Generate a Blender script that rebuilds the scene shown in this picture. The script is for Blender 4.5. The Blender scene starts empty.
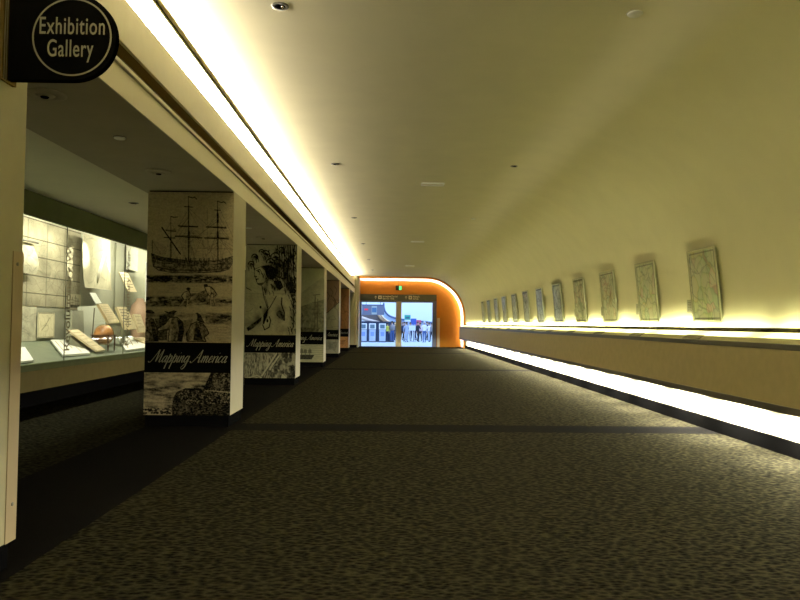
import bpy, bmesh, math, random
import numpy as np
from mathutils import Vector, Matrix, Euler
PI = math.pi
C = bpy.context.scene.collection
SC = bpy.context.scene
rnd = random.Random(7)

# ------------------------------------------------------------------ camera
cam_d = bpy.data.cameras.new('camera'); cam = bpy.data.objects.new('camera', cam_d); C.objects.link(cam)
F = 680.0
cam_d.sensor_width = 36; cam_d.lens = F/800*36; cam_d.clip_end = 400; cam_d.clip_start = .05
cam.matrix_world = Matrix.Translation((0, 0, 1.55)) @ (Matrix.Rotation(-math.atan(8.8/F), 4, 'Z') @ Matrix.Rotation(PI/2+math.atan(23.6/F), 4, 'X') @ Matrix.Rotation(.0098, 4, 'Z'))
SC.camera = cam
# ------------------------------------------------------------------ world, view
w = bpy.data.worlds.new('world'); SC.world = w; w.use_nodes = True
w.node_tree.nodes['Background'].inputs[0].default_value = (.35, .42, .55, 1)
w.node_tree.nodes['Background'].inputs[1].default_value = .004
SC.view_settings.view_transform = 'Standard'; SC.view_settings.look = 'None'
SC.view_settings.exposure = 0.12; SC.view_settings.gamma = 1.0; SC.view_settings.use_curve_mapping = False
SC.cycles.max_bounces = 8; SC.cycles.diffuse_bounces = 5; SC.cycles.glossy_bounces = 3
SC.cycles.transparent_max_bounces = 16; SC.cycles.caustics_reflective = False; SC.cycles.caustics_refractive = False
SC.cycles.sample_clamp_indirect = 6.0; SC.cycles.use_denoising = True

def light(loc, size, power, col, rot=(0, 0, 0), spread=180):
    d = bpy.data.lights.new('area_light', 'AREA'); d.shape = 'RECTANGLE'; d.size = size[0]; d.size_y = size[1]
    d.energy = power; d.color = col; d.spread = math.radians(spread)
    o = bpy.data.objects.new('area_light', d); C.objects.link(o); o.location = loc; o.rotation_euler = rot
    return o
def spot(loc, target, power, col, ang, blend=.3, r=.03):
    d = bpy.data.lights.new('spot_light', 'SPOT'); d.energy = power; d.color = col; d.spot_size = math.radians(ang); d.spot_blend = blend; d.shadow_soft_size = r
    o = bpy.data.objects.new('spot_light', d); C.objects.link(o); o.location = loc
    o.rotation_euler = (Vector(target)-Vector(loc)).to_track_quat('-Z', 'Y').to_euler()
# power of every lamp group, tuned here
COVE, COVE_COL = 325, (1, .90, .71)
WASH, WASH_COL = 140, (.97, .96, .50)
SLOT = 5
UNDER, UNDER_COL = 140, (1, .94, .78)
ARCH, ARCH_COL = 38, (1, .74, .72)
CASE, CASE_COL = 80, (1, .94, .76)
HALL, HALL_COL = 3000, (.50, .68, 1)
# left cove: rows of tubes lying in the trough, shining up
for k in range(8):
    light((-2.68, -2.9+6.1*k, 4.41), (.12, 6.0), COVE*6, COVE_COL, (PI, 0, 0))
# right side: trough behind the display ledge (shining up) and below it (shining down)
PER = 1.65
for k in range(-8, 22):
    y = 8.46+PER*(k+.5)
    if y < 43.2:
        dim = .32 if k <= 0 else 1.0          # the tubes nearest the viewer are duller
        light((4.60, y, 1.26), (.17, PER-.42), WASH*dim, WASH_COL, (PI, 0, 0)); light((4.772, y, 1.40), (.07, PER-.42), SLOT*dim, WASH_COL, (PI, 0, 0))
        light((4.66, y, .585), (.16, PER-.55), UNDER, UNDER_COL, (0, math.radians(25), 0))
# case spotlights (left)
for y in (7.6, 10.4, 13.2, 16.0, 18.8):
    light((-5.88, y, 3.48), (.16, 1.6), CASE, CASE_COL, (0, math.radians(42), 0))
spot((-5.90, 14.3, 3.48), (-6.85, 14.72, 2.85), 260, CASE_COL, 30, .25)
spot((-5.90, 15.2, 3.48), (-6.5, 15.1, 2.28), 60, CASE_COL, 20, .4)
# terminal hall beyond the doors
light((1, 57, 8.6), (18, 16), HALL, HALL_COL, (0, 0, 0))

# ------------------------------------------------------------------ materials
MATS = {}
def mat(name, col, rough=.6, metal=0, spec=.5, noise=0, nscale=20, bump=0, emit=None, estr=0, kind=None):
    if name in MATS: return MATS[name]
    m = bpy.data.materials.new(name); m.use_nodes = True; nt = m.node_tree; b = nt.nodes['Principled BSDF']
    b.inputs['Base Color'].default_value = (*col, 1); b.inputs['Roughness'].default_value = rough
    b.inputs['Metallic'].default_value = metal; b.inputs['Specular IOR Level'].default_value = spec
    if emit: b.inputs['Emission Color'].default_value = (*emit, 1); b.inputs['Emission Strength'].default_value = estr
    if noise or bump:
        tc = nt.nodes.new('ShaderNodeTexCoord'); n = nt.nodes.new('ShaderNodeTexNoise'); n.inputs['Scale'].default_value = nscale; n.inputs['Detail'].default_value = 4
        nt.links.new(tc.outputs['Object'], n.inputs['Vector'])
        if noise:
            r = nt.nodes.new('ShaderNodeValToRGB'); r.color_ramp.elements[0].position = .35; r.color_ramp.elements[1].position = .65
            r.color_ramp.elements[0].color = (*[c*(1-noise) for c in col], 1); r.color_ramp.elements[1].color = (*[min(1, c*(1+noise)) for c in col], 1)
            nt.links.new(n.outputs[0], r.inputs[0]); nt.links.new(r.outputs[0], b.inputs['Base Color'])
        if bump:
            bp = nt.nodes.new('ShaderNodeBump'); bp.inputs['Strength'].default_value = bump; bp.inputs['Distance'].default_value = .01
            nt.links.new(n.outputs[0], bp.inputs['Height']); nt.links.new(bp.outputs[0], b.inputs['Normal'])
    MATS[name] = m; return m
M_ceil = mat('ceiling_paint', (.74, .69, .54), .75, spec=0, noise=.03, nscale=1.5, bump=.02)
M_wall = mat('wall_paint', (.77, .72, .53), .8, spec=0, noise=.02, nscale=2)
M_cream = mat('cream_laminate', (.35, .32, .18), .5, noise=.03, nscale=6)
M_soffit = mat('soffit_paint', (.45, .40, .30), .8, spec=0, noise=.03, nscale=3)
M_slot = mat('brown_slot', (.085, .058, .018), .8, spec=0)
M_fascia2 = mat('fascia_paint', (.62, .575, .385), .6)
M_black = mat('black_rubber', (.004, .004, .004), .6, spec=0)
M_blackgloss = mat('black_enamel', (.0022, .0022, .0018), .5, spec=0)
M_tan = mat('tan_laminate', (.60, .50, .25), .55, noise=.04, nscale=8)
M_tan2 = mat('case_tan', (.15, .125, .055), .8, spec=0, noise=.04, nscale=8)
M_trim = mat('grey_metal', (.17, .16, .12), .35, metal=.6)
M_orange = mat('orange_paint', (.52, .225, .03), .8, spec=0, noise=.03, nscale=3)
M_green = mat('green_paint', (.105, .12, .062), .8, spec=0, noise=.05, nscale=4)
M_casegrey = mat('case_lining', (.24, .24, .17), .8, noise=.05, nscale=5)
M_deck = mat('case_deck', (.16, .19, .13), .35, noise=.1, nscale=3)
M_guard = mat('guard_plastic', (.36, .28, .15), .5)
M_guardc = mat('guard_cream', (.68, .62, .42), .5)
M_chrome = mat('chrome', (.8, .8, .78), .15, metal=1)
M_white = mat('white_plastic', (.78, .77, .70), .5)
M_paper = mat('paper', (.72, .68, .52), .8, noise=.06, nscale=14)
M_ink = mat('dark_ink', (.05, .045, .03), .8)
M_letter = mat('cream_lettering', (.27, .26, .175), .6)
M_ledge = mat('ledge_cream', (.78, .74, .50), .5)
M_sign = mat('sign_bronze', (.055, .058, .022), .5)
M_blue = mat('blue_grey_frame', (.14, .16, .24), .4)
M_hall = mat('hall_white', (.74, .80, .86), .7)
M_hallfloor = mat('hall_floor', (.52, .60, .66), .35)
M_wood = mat('globe_stand_wood', (.12, .05, .02), .4)
M_globe = mat('globe_brown', (.42, .20, .07), .35, noise=.35, nscale=6)

def mat_print():
    m = bpy.data.materials.new('printed_sheet'); m.use_nodes = True; nt = m.node_tree; b = nt.nodes['Principled BSDF']
    a = nt.nodes.new('ShaderNodeAttribute'); a.attribute_name = 'Col'; nt.links.new(a.outputs['Color'], b.inputs['Base Color']); b.inputs['Roughness'].default_value = .55
    b.inputs['Specular IOR Level'].default_value = 0
    return m
M_print = mat_print()
def mat_glass(name, tint=(.96, .98, .95), refl=.05):
    m = bpy.data.materials.new(name); m.use_nodes = True; nt = m.node_tree; nt.nodes.remove(nt.nodes['Principled BSDF'])
    t = nt.nodes.new('ShaderNodeBsdfTransparent'); t.inputs[0].default_value = (*tint, 1); g = nt.nodes.new('ShaderNodeBsdfGlossy'); g.inputs['Roughness'].default_value = .02
    lw = nt.nodes.new('ShaderNodeLayerWeight'); pw = nt.nodes.new('ShaderNodeMath'); pw.operation = 'POWER'; pw.inputs[1].default_value = 4; nt.links.new(lw.outputs['Facing'], pw.inputs[0]); f = nt.nodes.new('ShaderNodeMath'); f.operation = 'MULTIPLY_ADD'; f.inputs[1].default_value = .12; f.inputs[2].default_value = .006; nt.links.new(pw.outputs[0], f.inputs[0]); x = nt.nodes.new('ShaderNodeMixShader')
    nt.links.new(f.outputs[0], x.inputs[0]); nt.links.new(t.outputs[0], x.inputs[1]); nt.links.new(g.outputs[0], x.inputs[2]); nt.links.new(x.outputs[0], nt.nodes['Material Output'].inputs[0])
    return m
M_glass = mat_glass('clear_glass')
def mat_translucent():
    m = bpy.data.materials.new('frosted_acrylic'); m.use_nodes = True; nt = m.node_tree; nt.nodes.remove(nt.nodes['Principled BSDF'])
    t = nt.nodes.new('ShaderNodeBsdfTranslucent'); t.inputs[0].default_value = (.95, .95, .86, 1); d = nt.nodes.new('ShaderNodeBsdfDiffuse'); d.inputs[0].default_value = (.75, .72, .55, 1)
    x = nt.nodes.new('ShaderNodeMixShader'); x.inputs[0].default_value = .12
    nt.links.new(t.outputs[0], x.inputs[1]); nt.links.new(d.outputs[0], x.inputs[2]); nt.links.new(x.outputs[0], nt.nodes['Material Output'].inputs[0])
    return m
M_acryl = mat_translucent()
def mat_carpet():
    m = bpy.data.materials.new('patterned_carpet'); m.use_nodes = True; nt = m.node_tree; N = nt.nodes.new; L = nt.links.new; b = nt.nodes['Principled BSDF']
    b.inputs['Roughness'].default_value = .95; b.inputs['Specular IOR Level'].default_value = 0
    tc = N('ShaderNodeTexCoord'); n0 = N('ShaderNodeTexNoise'); n0.inputs['Scale'].default_value = 9; n0.inputs['Detail'].default_value = 1; L(tc.outputs['Object'], n0.inputs[0])
    mp = N('ShaderNodeMapping'); mp.inputs['Scale'].default_value = (17, 30, 1); L(tc.outputs['Object'], mp.inputs[0])
    ad = N('ShaderNodeMixRGB'); ad.blend_type = 'ADD'; ad.inputs[0].default_value = 1.1; L(mp.outputs[0], ad.inputs[1]); L(n0.outputs[1], ad.inputs[2])
    v = N('ShaderNodeTexVoronoi'); v.inputs['Scale'].default_value = 1; L(ad.outputs[0], v.inputs['Vector'])
    r = N('ShaderNodeValToRGB'); e = r.color_ramp.elements; e[0].position = .12; e[0].color = (.0055, .0055, .0055, 1); e[1].position = .8; e[1].color = (.045, .041, .024, 1)
    k = r.color_ramp.elements.new(.42); k.color = (.0185, .0175, .0115, 1)
    L(v.outputs['Distance'], r.inputs[0])
    n2 = N('ShaderNodeTexNoise'); n2.inputs['Scale'].default_value = 60; L(tc.outputs['Object'], n2.inputs[0])
    mx = N('ShaderNodeMixRGB'); mx.blend_type = 'MULTIPLY'; mx.inputs[0].default_value = .6; L(r.outputs[0], mx.inputs[1]); L(n2.outputs[0], mx.inputs[2])
    L(mx.outputs[0], b.inputs['Base Color'])
    bp = N('ShaderNodeBump'); bp.inputs['Strength'].default_value = .35; bp.inputs['Distance'].default_value = .01; L(v.outputs['Distance'], bp.inputs['Height']); L(bp.outputs[0], b.inputs['Normal'])
    return m
M_carpet = mat_carpet()
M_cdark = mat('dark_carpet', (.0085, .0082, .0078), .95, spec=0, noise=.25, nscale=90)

# ------------------------------------------------------------------ mesh helpers
class MB:
    def __init__(s): s.v = []; s.f = []; s.m = []
    def add(s, vs, fs, m=0):
        n = len(s.v); s.v += [tuple(p) for p in vs]; s.f += [tuple(i+n for i in f) for f in fs]; s.m += [m]*len(fs); return s
    def box(s, a, b, m=0):
        x0, y0, z0 = [min(p, q) for p, q in zip(a, b)]; x1, y1, z1 = [max(p, q) for p, q in zip(a, b)]
        return s.add([(x0,y0,z0),(x1,y0,z0),(x1,y1,z0),(x0,y1,z0),(x0,y0,z1),(x1,y0,z1),(x1,y1,z1),(x0,y1,z1)],
                     [(0,3,2,1),(4,5,6,7),(0,1,5,4),(1,2,6,5),(2,3,7,6),(3,0,4,7)], m)
    def slab(s, q, t, m=0):            # four corners and a thickness vector
        q = [Vector(p) for p in q]; t = Vector(t); vs = q+[p+t for p in q]
        return s.add(vs, [(0,1,2,3),(7,6,5,4),(0,4,5,1),(1,5,6,2),(2,6,7,3),(3,7,4,0)], m)
    def prism(s, poly, t, m=0):        # polygon of 3-D points swept along t
        n = len(poly); t = Vector(t); vs = [Vector(p) for p in poly]; vs += [p+t for p in vs]
        return s.add(vs, [tuple(range(n)), tuple(range(2*n-1, n-1, -1))]+[(i, i+n, (i+1) % n+n, (i+1) % n) for i in range(n)], m)
    def tube(s, pts, r, seg=10, m=0, cap=True):
        pts = [Vector(p) for p in pts]; rs = r if isinstance(r, (list, tuple)) else [r]*len(pts); vs = []; up = Vector((0, 0, 1))
        for i, p in enumerate(pts):
            d = (pts[min(i+1, len(pts)-1)]-pts[max(i-1, 0)]).normalized()
            a = d.cross(up if abs(d.z) < .95 else Vector((1, 0, 0))).normalized(); b = d.cross(a)
            for k in range(seg): th = 2*PI*k/seg; vs.append(p+(a*math.cos(th)+b*math.sin(th))*rs[i])
        fs = [(i*seg+k, i*seg+(k+1) % seg, (i+1)*seg+(k+1) % seg, (i+1)*seg+k) for i in range(len(pts)-1) for k in range(seg)]
        if cap: fs += [tuple(range(seg))[::-1], tuple((len(pts)-1)*seg+k for k in range(seg))]
        return s.add(vs, fs, m)
    def lathe(s, prof, c=(0, 0, 0), seg=20, m=0):
        vs = [(c[0]+r*math.cos(2*PI*k/seg), c[1]+r*math.sin(2*PI*k/seg), c[2]+z) for r, z in prof for k in range(seg)]; n = len(prof)
        fs = [(i*seg+k, i*seg+(k+1) % seg, (i+1)*seg+(k+1) % seg, (i+1)*seg+k) for i in range(n-1) for k in range(seg)]
        fs += [tuple(range(seg))[::-1], tuple((n-1)*seg+k for k in range(seg))]
        return s.add(vs, fs, m)
    def build(s, name, mats, parent=None, smooth=False, bevel=0, loc=None):
        me = bpy.data.meshes.new(name); me.from_pydata(s.v, [], s.f)
        for m in (mats if isinstance(mats, (list, tuple)) else [mats]): me.materials.append(m)
        me.polygons.foreach_set('material_index', s.m)
        if smooth: me.polygons.foreach_set('use_smooth', [True]*len(me.polygons))
        me.update(); bm = bmesh.new(); bm.from_mesh(me); bmesh.ops.recalc_face_normals(bm, faces=bm.faces); bm.to_mesh(me); bm.free()
        o = bpy.data.objects.new(name, me); C.objects.link(o)
        if parent: o.parent = parent
        if loc: o.location = loc
        if bevel:
            b = o.modifiers.new('bevel', 'BEVEL'); b.width = bevel; b.segments = 2; b.limit_method = 'ANGLE'
        return o
def tag(o, label, cat, group=None):
    o['label'] = label; o['category'] = cat
    if group: o['group'] = group
    return o
def thing(name, label, cat, loc=(0, 0, 0), rz=0, group=None):
    o = bpy.data.objects.new(name, None); C.objects.link(o); o.location = loc; o.rotation_euler = (0, 0, rz); o.empty_display_size = .1
    return tag(o, label, cat, group)
def struct(o): o['kind'] = 'structure'; return o
def dup(root, loc, label, rz=None):
    r = root.copy(); C.objects.link(r); r.location = loc; r['label'] = label
    if rz is not None: r.rotation_euler = (0, 0, rz)
    for ch in list(root.children):
        c = ch.copy(); C.objects.link(c); c.parent = r
        for g in list(ch.children):
            d = g.copy(); C.objects.link(d); d.parent = c
    return r

# ------------------------------------------------------------------ setting
Y0, Y1, YE = -6.0, 44.0, 46.0
XP, XQ = -2.36, -3.63            # corridor face and gallery face of the pillars
XR = 4.82                        # right wall
ZC, ZS, ZG = 4.6, 3.5, 3.58      # ceilings: corridor, soffit, gallery
xs = [-9.0, -3.6, -2.28, 5.9]; ys = [Y0]
for yb in (10.17, 23.05, 36.0): ys += [yb-.33, yb+.33]
ys += [YE]
fl = MB()
for i in range(3):
    for j in range(len(ys)-1):
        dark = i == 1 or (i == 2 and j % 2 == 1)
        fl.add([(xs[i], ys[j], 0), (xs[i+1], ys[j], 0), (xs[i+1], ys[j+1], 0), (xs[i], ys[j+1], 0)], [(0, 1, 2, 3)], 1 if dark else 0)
struct(fl.build('floor', [M_carpet, M_cdark]))
# corridor ceiling and vaulted right wall
XA, RX = 2.2, 2.62; RZ = 2.6
c = MB().slab([(-2.97, Y0, ZC), (XA, Y0, ZC), (XA, Y1, ZC), (-2.97, Y1, ZC)], (0, 0, .12))
struct(c.build('ceiling', M_wall))
prof = [(XA+RX*math.sin(a), ZC-RZ+RZ*math.cos(a)) for a in [PI/2*i/40 for i in range(41)]]+[(XR, 0)]
wr = MB(); vs = [(x, y, z) for y in (Y0, Y1) for x, z in prof]; n = len(prof)
wr.add(vs, [(i, i+1, n+i+1, n+i) for i in range(n-1)])
wr.add([(XR, Y0, 0), (XR, Y1, 0), (XR+.2, Y1, 0), (XR+.2, Y0, 0), (XR, Y0, ZC+.12), (XR, Y1, ZC+.12), (XR+.2, Y1, ZC+.12), (XR+.2, Y0, ZC+.12)], [(3, 2, 6, 7), (0, 3, 7, 4), (4, 5, 6, 7)])
o = wr.build('wall_right', M_wall, smooth=True)
for p in o.data.polygons[-3:]: p.use_smooth = False
struct(o)
struct(MB().box((XR-.025, Y0, 0), (XR, Y1, .19)).build('baseboard_right', M_black))
# soffit, its fascia with the reveal slot, cove trough
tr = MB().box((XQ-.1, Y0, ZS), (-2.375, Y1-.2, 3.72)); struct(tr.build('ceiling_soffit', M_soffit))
f = MB().box((-2.374, Y0, ZS+.001), (XP, Y1-.2, 3.742)); struct(f.build('trim_1', M_fascia2))
f = MB().box((-2.46, Y0, 3.752), (XP+.022, Y1-.2, 3.79)); struct(f.build('trim_2', M_fascia2, bevel=.004))
f = MB().box((-2.60, Y0, 3.70), (-2.50, Y1-.2, 4.0)).box((-2.50, Y0, 3.962), (-2.385, Y1-.2, 3.984)).box((-2.50, Y0, 3.742), (-2.37, Y1-.2, 3.751)); struct(f.build('trim_3', M_slot))
f = MB().box((-2.384, Y0, 3.96), (XP+.01, Y1-.2, 3.985)).box((-2.42, Y0, 3.985), (XP, Y1-.2, 4.375)).box((-2.97, Y0, 4.1), (-2.42, Y1-.2, 4.15)).box((-3.05, Y0, 3.72), (-2.97, Y1, ZC+.12))
struct(f.build('trim_4', M_cream, bevel=.003))
struct(MB().box((-2.29, Y0, ZC-.022), (-2.268, Y1-.9, ZC)).build('trim_5', mat('bead_dark', (.015, .014, .004), .8, spec=0)))
# gallery side
struct(MB().box((-9.0, Y0, ZG), (XQ-.1, YE, ZG+.1)).build('ceiling_gallery', M_ceil))
gw = MB().box((-5.75, Y0, 0), (-5.69, 6, ZG)).box((-5.75, 22, 0), (-5.69, YE, ZG)).box((-5.75, 6, 3.2), (-5.69, 22, ZG)).box((-9.0, 5.9, 0), (-5.75, 6, ZG)).box((-9.0, 22, 0), (-5.75, 22.1, ZG)).box((-7.3, 6, 0), (-7.2, 22, ZG))
struct(gw.build('wall_left', M_green))
struct(MB().box((-9.0, Y0-.1, 0), (5.9, Y0, ZC+.12)).build('wall_back', M_cream))
# p6 return wall, gallery end and portal side
rt = MB().box((-5.75, 43.5, 0), (-2.22, 43.8, ZS)).box((-2.45, 43.8, 0), (-2.22, Y1, ZC)).box((-2.45, Y1, 0), (-2.10, YE, 5.25)).box((-2.30, 43.82, 3.5), (-2.215, Y1, ZC))
struct(rt.build('wall_return', M_cream))
struct(MB().box((-3.6, 43.47, 0), (-2.2, 43.5, .17)).box((-2.22, 43.5, 0), (-2.19, Y1, .17)).build('baseboard_return', M_black))
# arch rim at the end of the vault and lit recess behind it
def prof_in(d, k=24):
    pts = [(-2.22, ZC-d)]+[(XA+(RX-d)*math.sin(a), ZC-RZ+(RZ-d)*math.cos(a)) for a in [PI/2*i/k for i in range(k+1)]]+[(XR-d, 0)]
    return pts
pin = prof_in(.13); pout = [(-2.22, 5.4)]+[(XA+3.7*math.sin(a), 2.0+3.4*math.cos(a)) for a in [PI/2*i/24 for i in range(25)]]+[(5.9, 0)]
am = MB(); n = len(pin)
for y0, y1 in ((Y1, Y1+.12),):
    vs = [(x, y0, z) for x, z in pin]+[(x, y0, z) for x, z in pout]+[(x, y1, z) for x, z in pin]+[(x, y1, z) for x, z in pout]
    fs = []
    for i in range(n-1):
        fs += [(i, i+1, n+i+1, n+i), (2*n+i, 3*n+i, 3*n+i+1, 2*n+i+1), (i, 2*n+i, 2*n+i+1, i+1)]
    am.add(vs, fs)
struct(am.build('trim_arch', M_orange))
rc = MB().box((-2.2, Y1+.12, 5.25), (6.0, YE, 5.35)).box((5.9, Y1, 0), (6.0, YE, 5.35))
struct(rc.build('ceiling_recess', M_orange))
PX0, PX1, PZ = -2.05, 3.07, 3.06
we = MB().box((-2.45, YE, PZ), (6.0, YE+.25, 5.35)).box((PX1, YE, 0), (6.0, YE+.25, PZ)).box((-9.0, YE, 0), (PX0, YE+.25, 3.7)).box((-9, YE, 3.7), (-2.45, YE+.25, 9))
struct(we.build('wall_end', M_orange))
# arch cove lamps, following the rim
def arch_lights():
    segs = [((-2.1, 4.72), (.05, 4.72)), ((.05, 4.72), (2.2, 4.72))]
    a0 = [PI/2*i/5 for i in range(6)]
    pts = [(XA+2.74*math.sin(a), 2.0+2.72*math.cos(a)) for a in a0]
    segs += list(zip(pts[:-1], pts[1:]))+[((4.94, 2.0), (4.94, 1.1)), ((4.94, 1.0), (4.94, .1))]
    for (xa, za), (xb, zb) in segs:
        L = math.hypot(xb-xa, zb-za); ang = math.atan2(zb-za, xb-xa)
        o = light(((xa+xb)/2, YE-.30, (za+zb)/2), (L, .10), ARCH*L/2.4, ARCH_COL)
        # face the end wall (+Y), long side along the rim
        o.matrix_world = Matrix.Translation(((xa+xb)/2, YE-.30, (za+zb)/2)) @ Matrix.Rotation(-ang, 4, 'Y') @ Matrix.Rotation(PI/2, 4, 'X')
arch_lights()
def arc_strip(d0, d1):
    m = MB(); k = 46/44
    def W(d): return [(x*k, YE-.012, 1.55+(z-1.55)*k) for x, z in prof_in(d)]
    a, b = W(d0), W(d1); n = len(a)
    m.add(a+b+[(x, y+.012, z) for x, y, z in a]+[(x, y+.012, z) for x, y, z in b], [(i, i+1, n+i+1, n+i) for i in range(n-1)]+[(n+i, n+i+1, 3*n+i+1, 3*n+i) for i in range(n-1)])
    return m
struct(arc_strip(-.25, .30).build('trim_6', mat('pink_cove_glow', (.80, .66, .62), .8, spec=0)))  # pale cove strip along the arch, the lamps' pink glow put into its colour

# ------------------------------------------------------------------ printed sheets: a small raster drawn in code
class Ras:
    def __init__(s, w, h, n, paper=(.47, .395, .24), ink=(.004, .004, .003), seed=1):   # w,h in sketch units, n samples per unit
        s.n = n; s.w = w; s.h = h; s.W = int(w*n)+1; s.H = int(h*n)+1; s.D = np.zeros((s.H, s.W)); s.paper = np.array(paper); s.ink = np.array(ink)
        s.rs = np.random.RandomState(seed); s.yy, s.xx = np.mgrid[0:s.H, 0:s.W]/n; s.tint = None
    def noise(s, sx, sy, oct=3):
        out = np.zeros((s.H, s.W)); a = 1; tot = 0
        for o in range(oct):
            gw = max(2, int(s.w/sx*2**o)+2); gh = max(2, int(s.h/sy*2**o)+2); g = s.rs.rand(gh, gw)
            x = np.clip(s.xx/s.w, 0, .999)*(gw-1.001); y = np.clip(s.yy/s.h, 0, .999)*(gh-1.001); ix = x.astype(int); iy = y.astype(int); fx = x-ix; fy = y-iy
            out += a*((g[iy, ix]*(1-fx)+g[iy, ix+1]*fx)*(1-fy)+(g[iy+1, ix]*(1-fx)+g[iy+1, ix+1]*fx)*fy); tot += a; a *= .6
        return out/tot
    def blend(s, mask, val): s.D = s.D*(1-mask)+val*mask
    def line(s, pts, w=.5, val=.9, al=1):
        for (x0, y0), (x1, y1) in zip(pts[:-1], pts[1:]):
            r = w+1.5; i0 = max(0, int((min(x0, x1)-r)*s.n)); i1 = min(s.W, int((max(x0, x1)+r)*s.n)+2); j0 = max(0, int((min(y0, y1)-r)*s.n)); j1 = min(s.H, int((max(y0, y1)+r)*s.n)+2)
            if i1 <= i0 or j1 <= j0: continue
            X = s.xx[j0:j1, i0:i1]; Y = s.yy[j0:j1, i0:i1]; dx, dy = x1-x0, y1-y0; L = dx*dx+dy*dy+1e-9
            t = np.clip(((X-x0)*dx+(Y-y0)*dy)/L, 0, 1); d = np.hypot(X-x0-t*dx, Y-y0-t*dy)
            m = np.clip((w/2-d)*s.n+.5, 0, 1)*al; s.D[j0:j1, i0:i1] = s.D[j0:j1, i0:i1]*(1-m)+val*m
    def pmask(s, poly):
        m = np.zeros((s.H, s.W), bool); n = len(poly)
        for i in range(n):
            x0, y0 = poly[i]; x1, y1 = poly[(i+1) % n]
            if y0 == y1: continue
            c = ((s.yy >= y0) != (s.yy >= y1)) & (s.xx < x0+(s.yy-y0)/(y1-y0)*(x1-x0)); m ^= c
        return m.astype(float)
    def poly(s, poly, val=.8, al=1, tex=0, out=0):
        m = s.pmask(poly)
        v = val if not tex else np.clip(val+tex*(s.noise(2, 2, 2)-.5)*2, 0, 1)
        s.blend(m*al, v)
        if out: s.line(list(poly)+[poly[0]], out, .9)
    def ell(s, cx, cy, rx, ry, val=.8, al=1): s.blend(np.clip((1-((s.xx-cx)/rx)**2-((s.yy-cy)/ry)**2)*3, 0, 1)*al, val)
    def hatch(s, poly, ang, sp, val=.8, al=.7, duty=.45):
        m = s.pmask(poly); q = (s.xx*math.cos(ang)+s.yy*math.sin(ang))/sp+s.noise(6, 6)*.8; s.blend(m*((q % 1) < duty)*al, val)
    def grain(s, a=.1, sx=1, sy=1): s.D = np.clip(s.D+a*(s.noise(sx, sy, 2)-.5)*2, 0, 1)
    def rgb(s):
        d = s.D[..., None]; col = s.paper*(1-d)+s.ink*d
        if s.tint is not None: col = col*s.tint
        return col
def sheet(name, ras, w, h, parent=None, thick=.003, edge=None, bulge=None):
    """upright printed sheet: local x = width (left to right), z up, front looks towards -y, base at z=0"""
    H, W = ras.H, ras.W; x = np.linspace(-w/2, w/2, W); z = np.linspace(h, 0, H); X, Z = np.meshgrid(x, z); Yv = np.zeros_like(X)
    if bulge: Yv = bulge(X/w+.5, Z/h)
    co = np.stack([X, Yv, Z], -1).reshape(-1, 3); idx = np.arange(H*W).reshape(H, W)
    q = np.stack([idx[:-1, :-1], idx[1:, :-1], idx[1:, 1:], idx[:-1, 1:]], -1).reshape(-1, 4)
    ring = list(idx[0, :])+list(idx[1:, -1])+list(idx[-1, -2::-1])+list(idx[-2:0:-1, 0]); nb = len(ring)
    co = np.concatenate([co, co[ring]+[0, thick, 0]]); b0 = H*W
    side = np.array([(ring[i], b0+i, b0+(i+1) % nb, ring[(i+1) % nb]) for i in range(nb)])
    nv = len(co); nq = len(q)+nb
    me = bpy.data.meshes.new(name); me.vertices.add(nv); me.vertices.foreach_set('co', co.ravel())
    tot = nq*4+nb; me.loops.add(tot); vi = np.concatenate([q.ravel(), side.ravel(), b0+np.arange(nb)]); me.loops.foreach_set('vertex_index', vi.astype(np.int32))
    me.polygons.add(nq+1); me.polygons.foreach_set('loop_start', np.concatenate([np.arange(nq)*4, [nq*4]]).astype(np.int32))
    me.materials.append(M_print); me.materials.append(edge or M_paper)
    me.polygons.foreach_set('material_index', np.array([0]*len(q)+[1]*(nb+1), np.int32)); me.update(calc_edges=True); me.validate()
    at = me.color_attributes.new('Col', 'FLOAT_COLOR', 'POINT'); colr = np.ones((nv, 4)); colr[:H*W, :3] = ras.rgb().reshape(-1, 3); colr[H*W:, :3] = ras.paper
    at.data.foreach_set('color', colr.ravel().astype(np.float32))
    o = bpy.data.objects.new(name, me); C.objects.link(o)
    if parent: o.parent = parent
    return o

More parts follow.
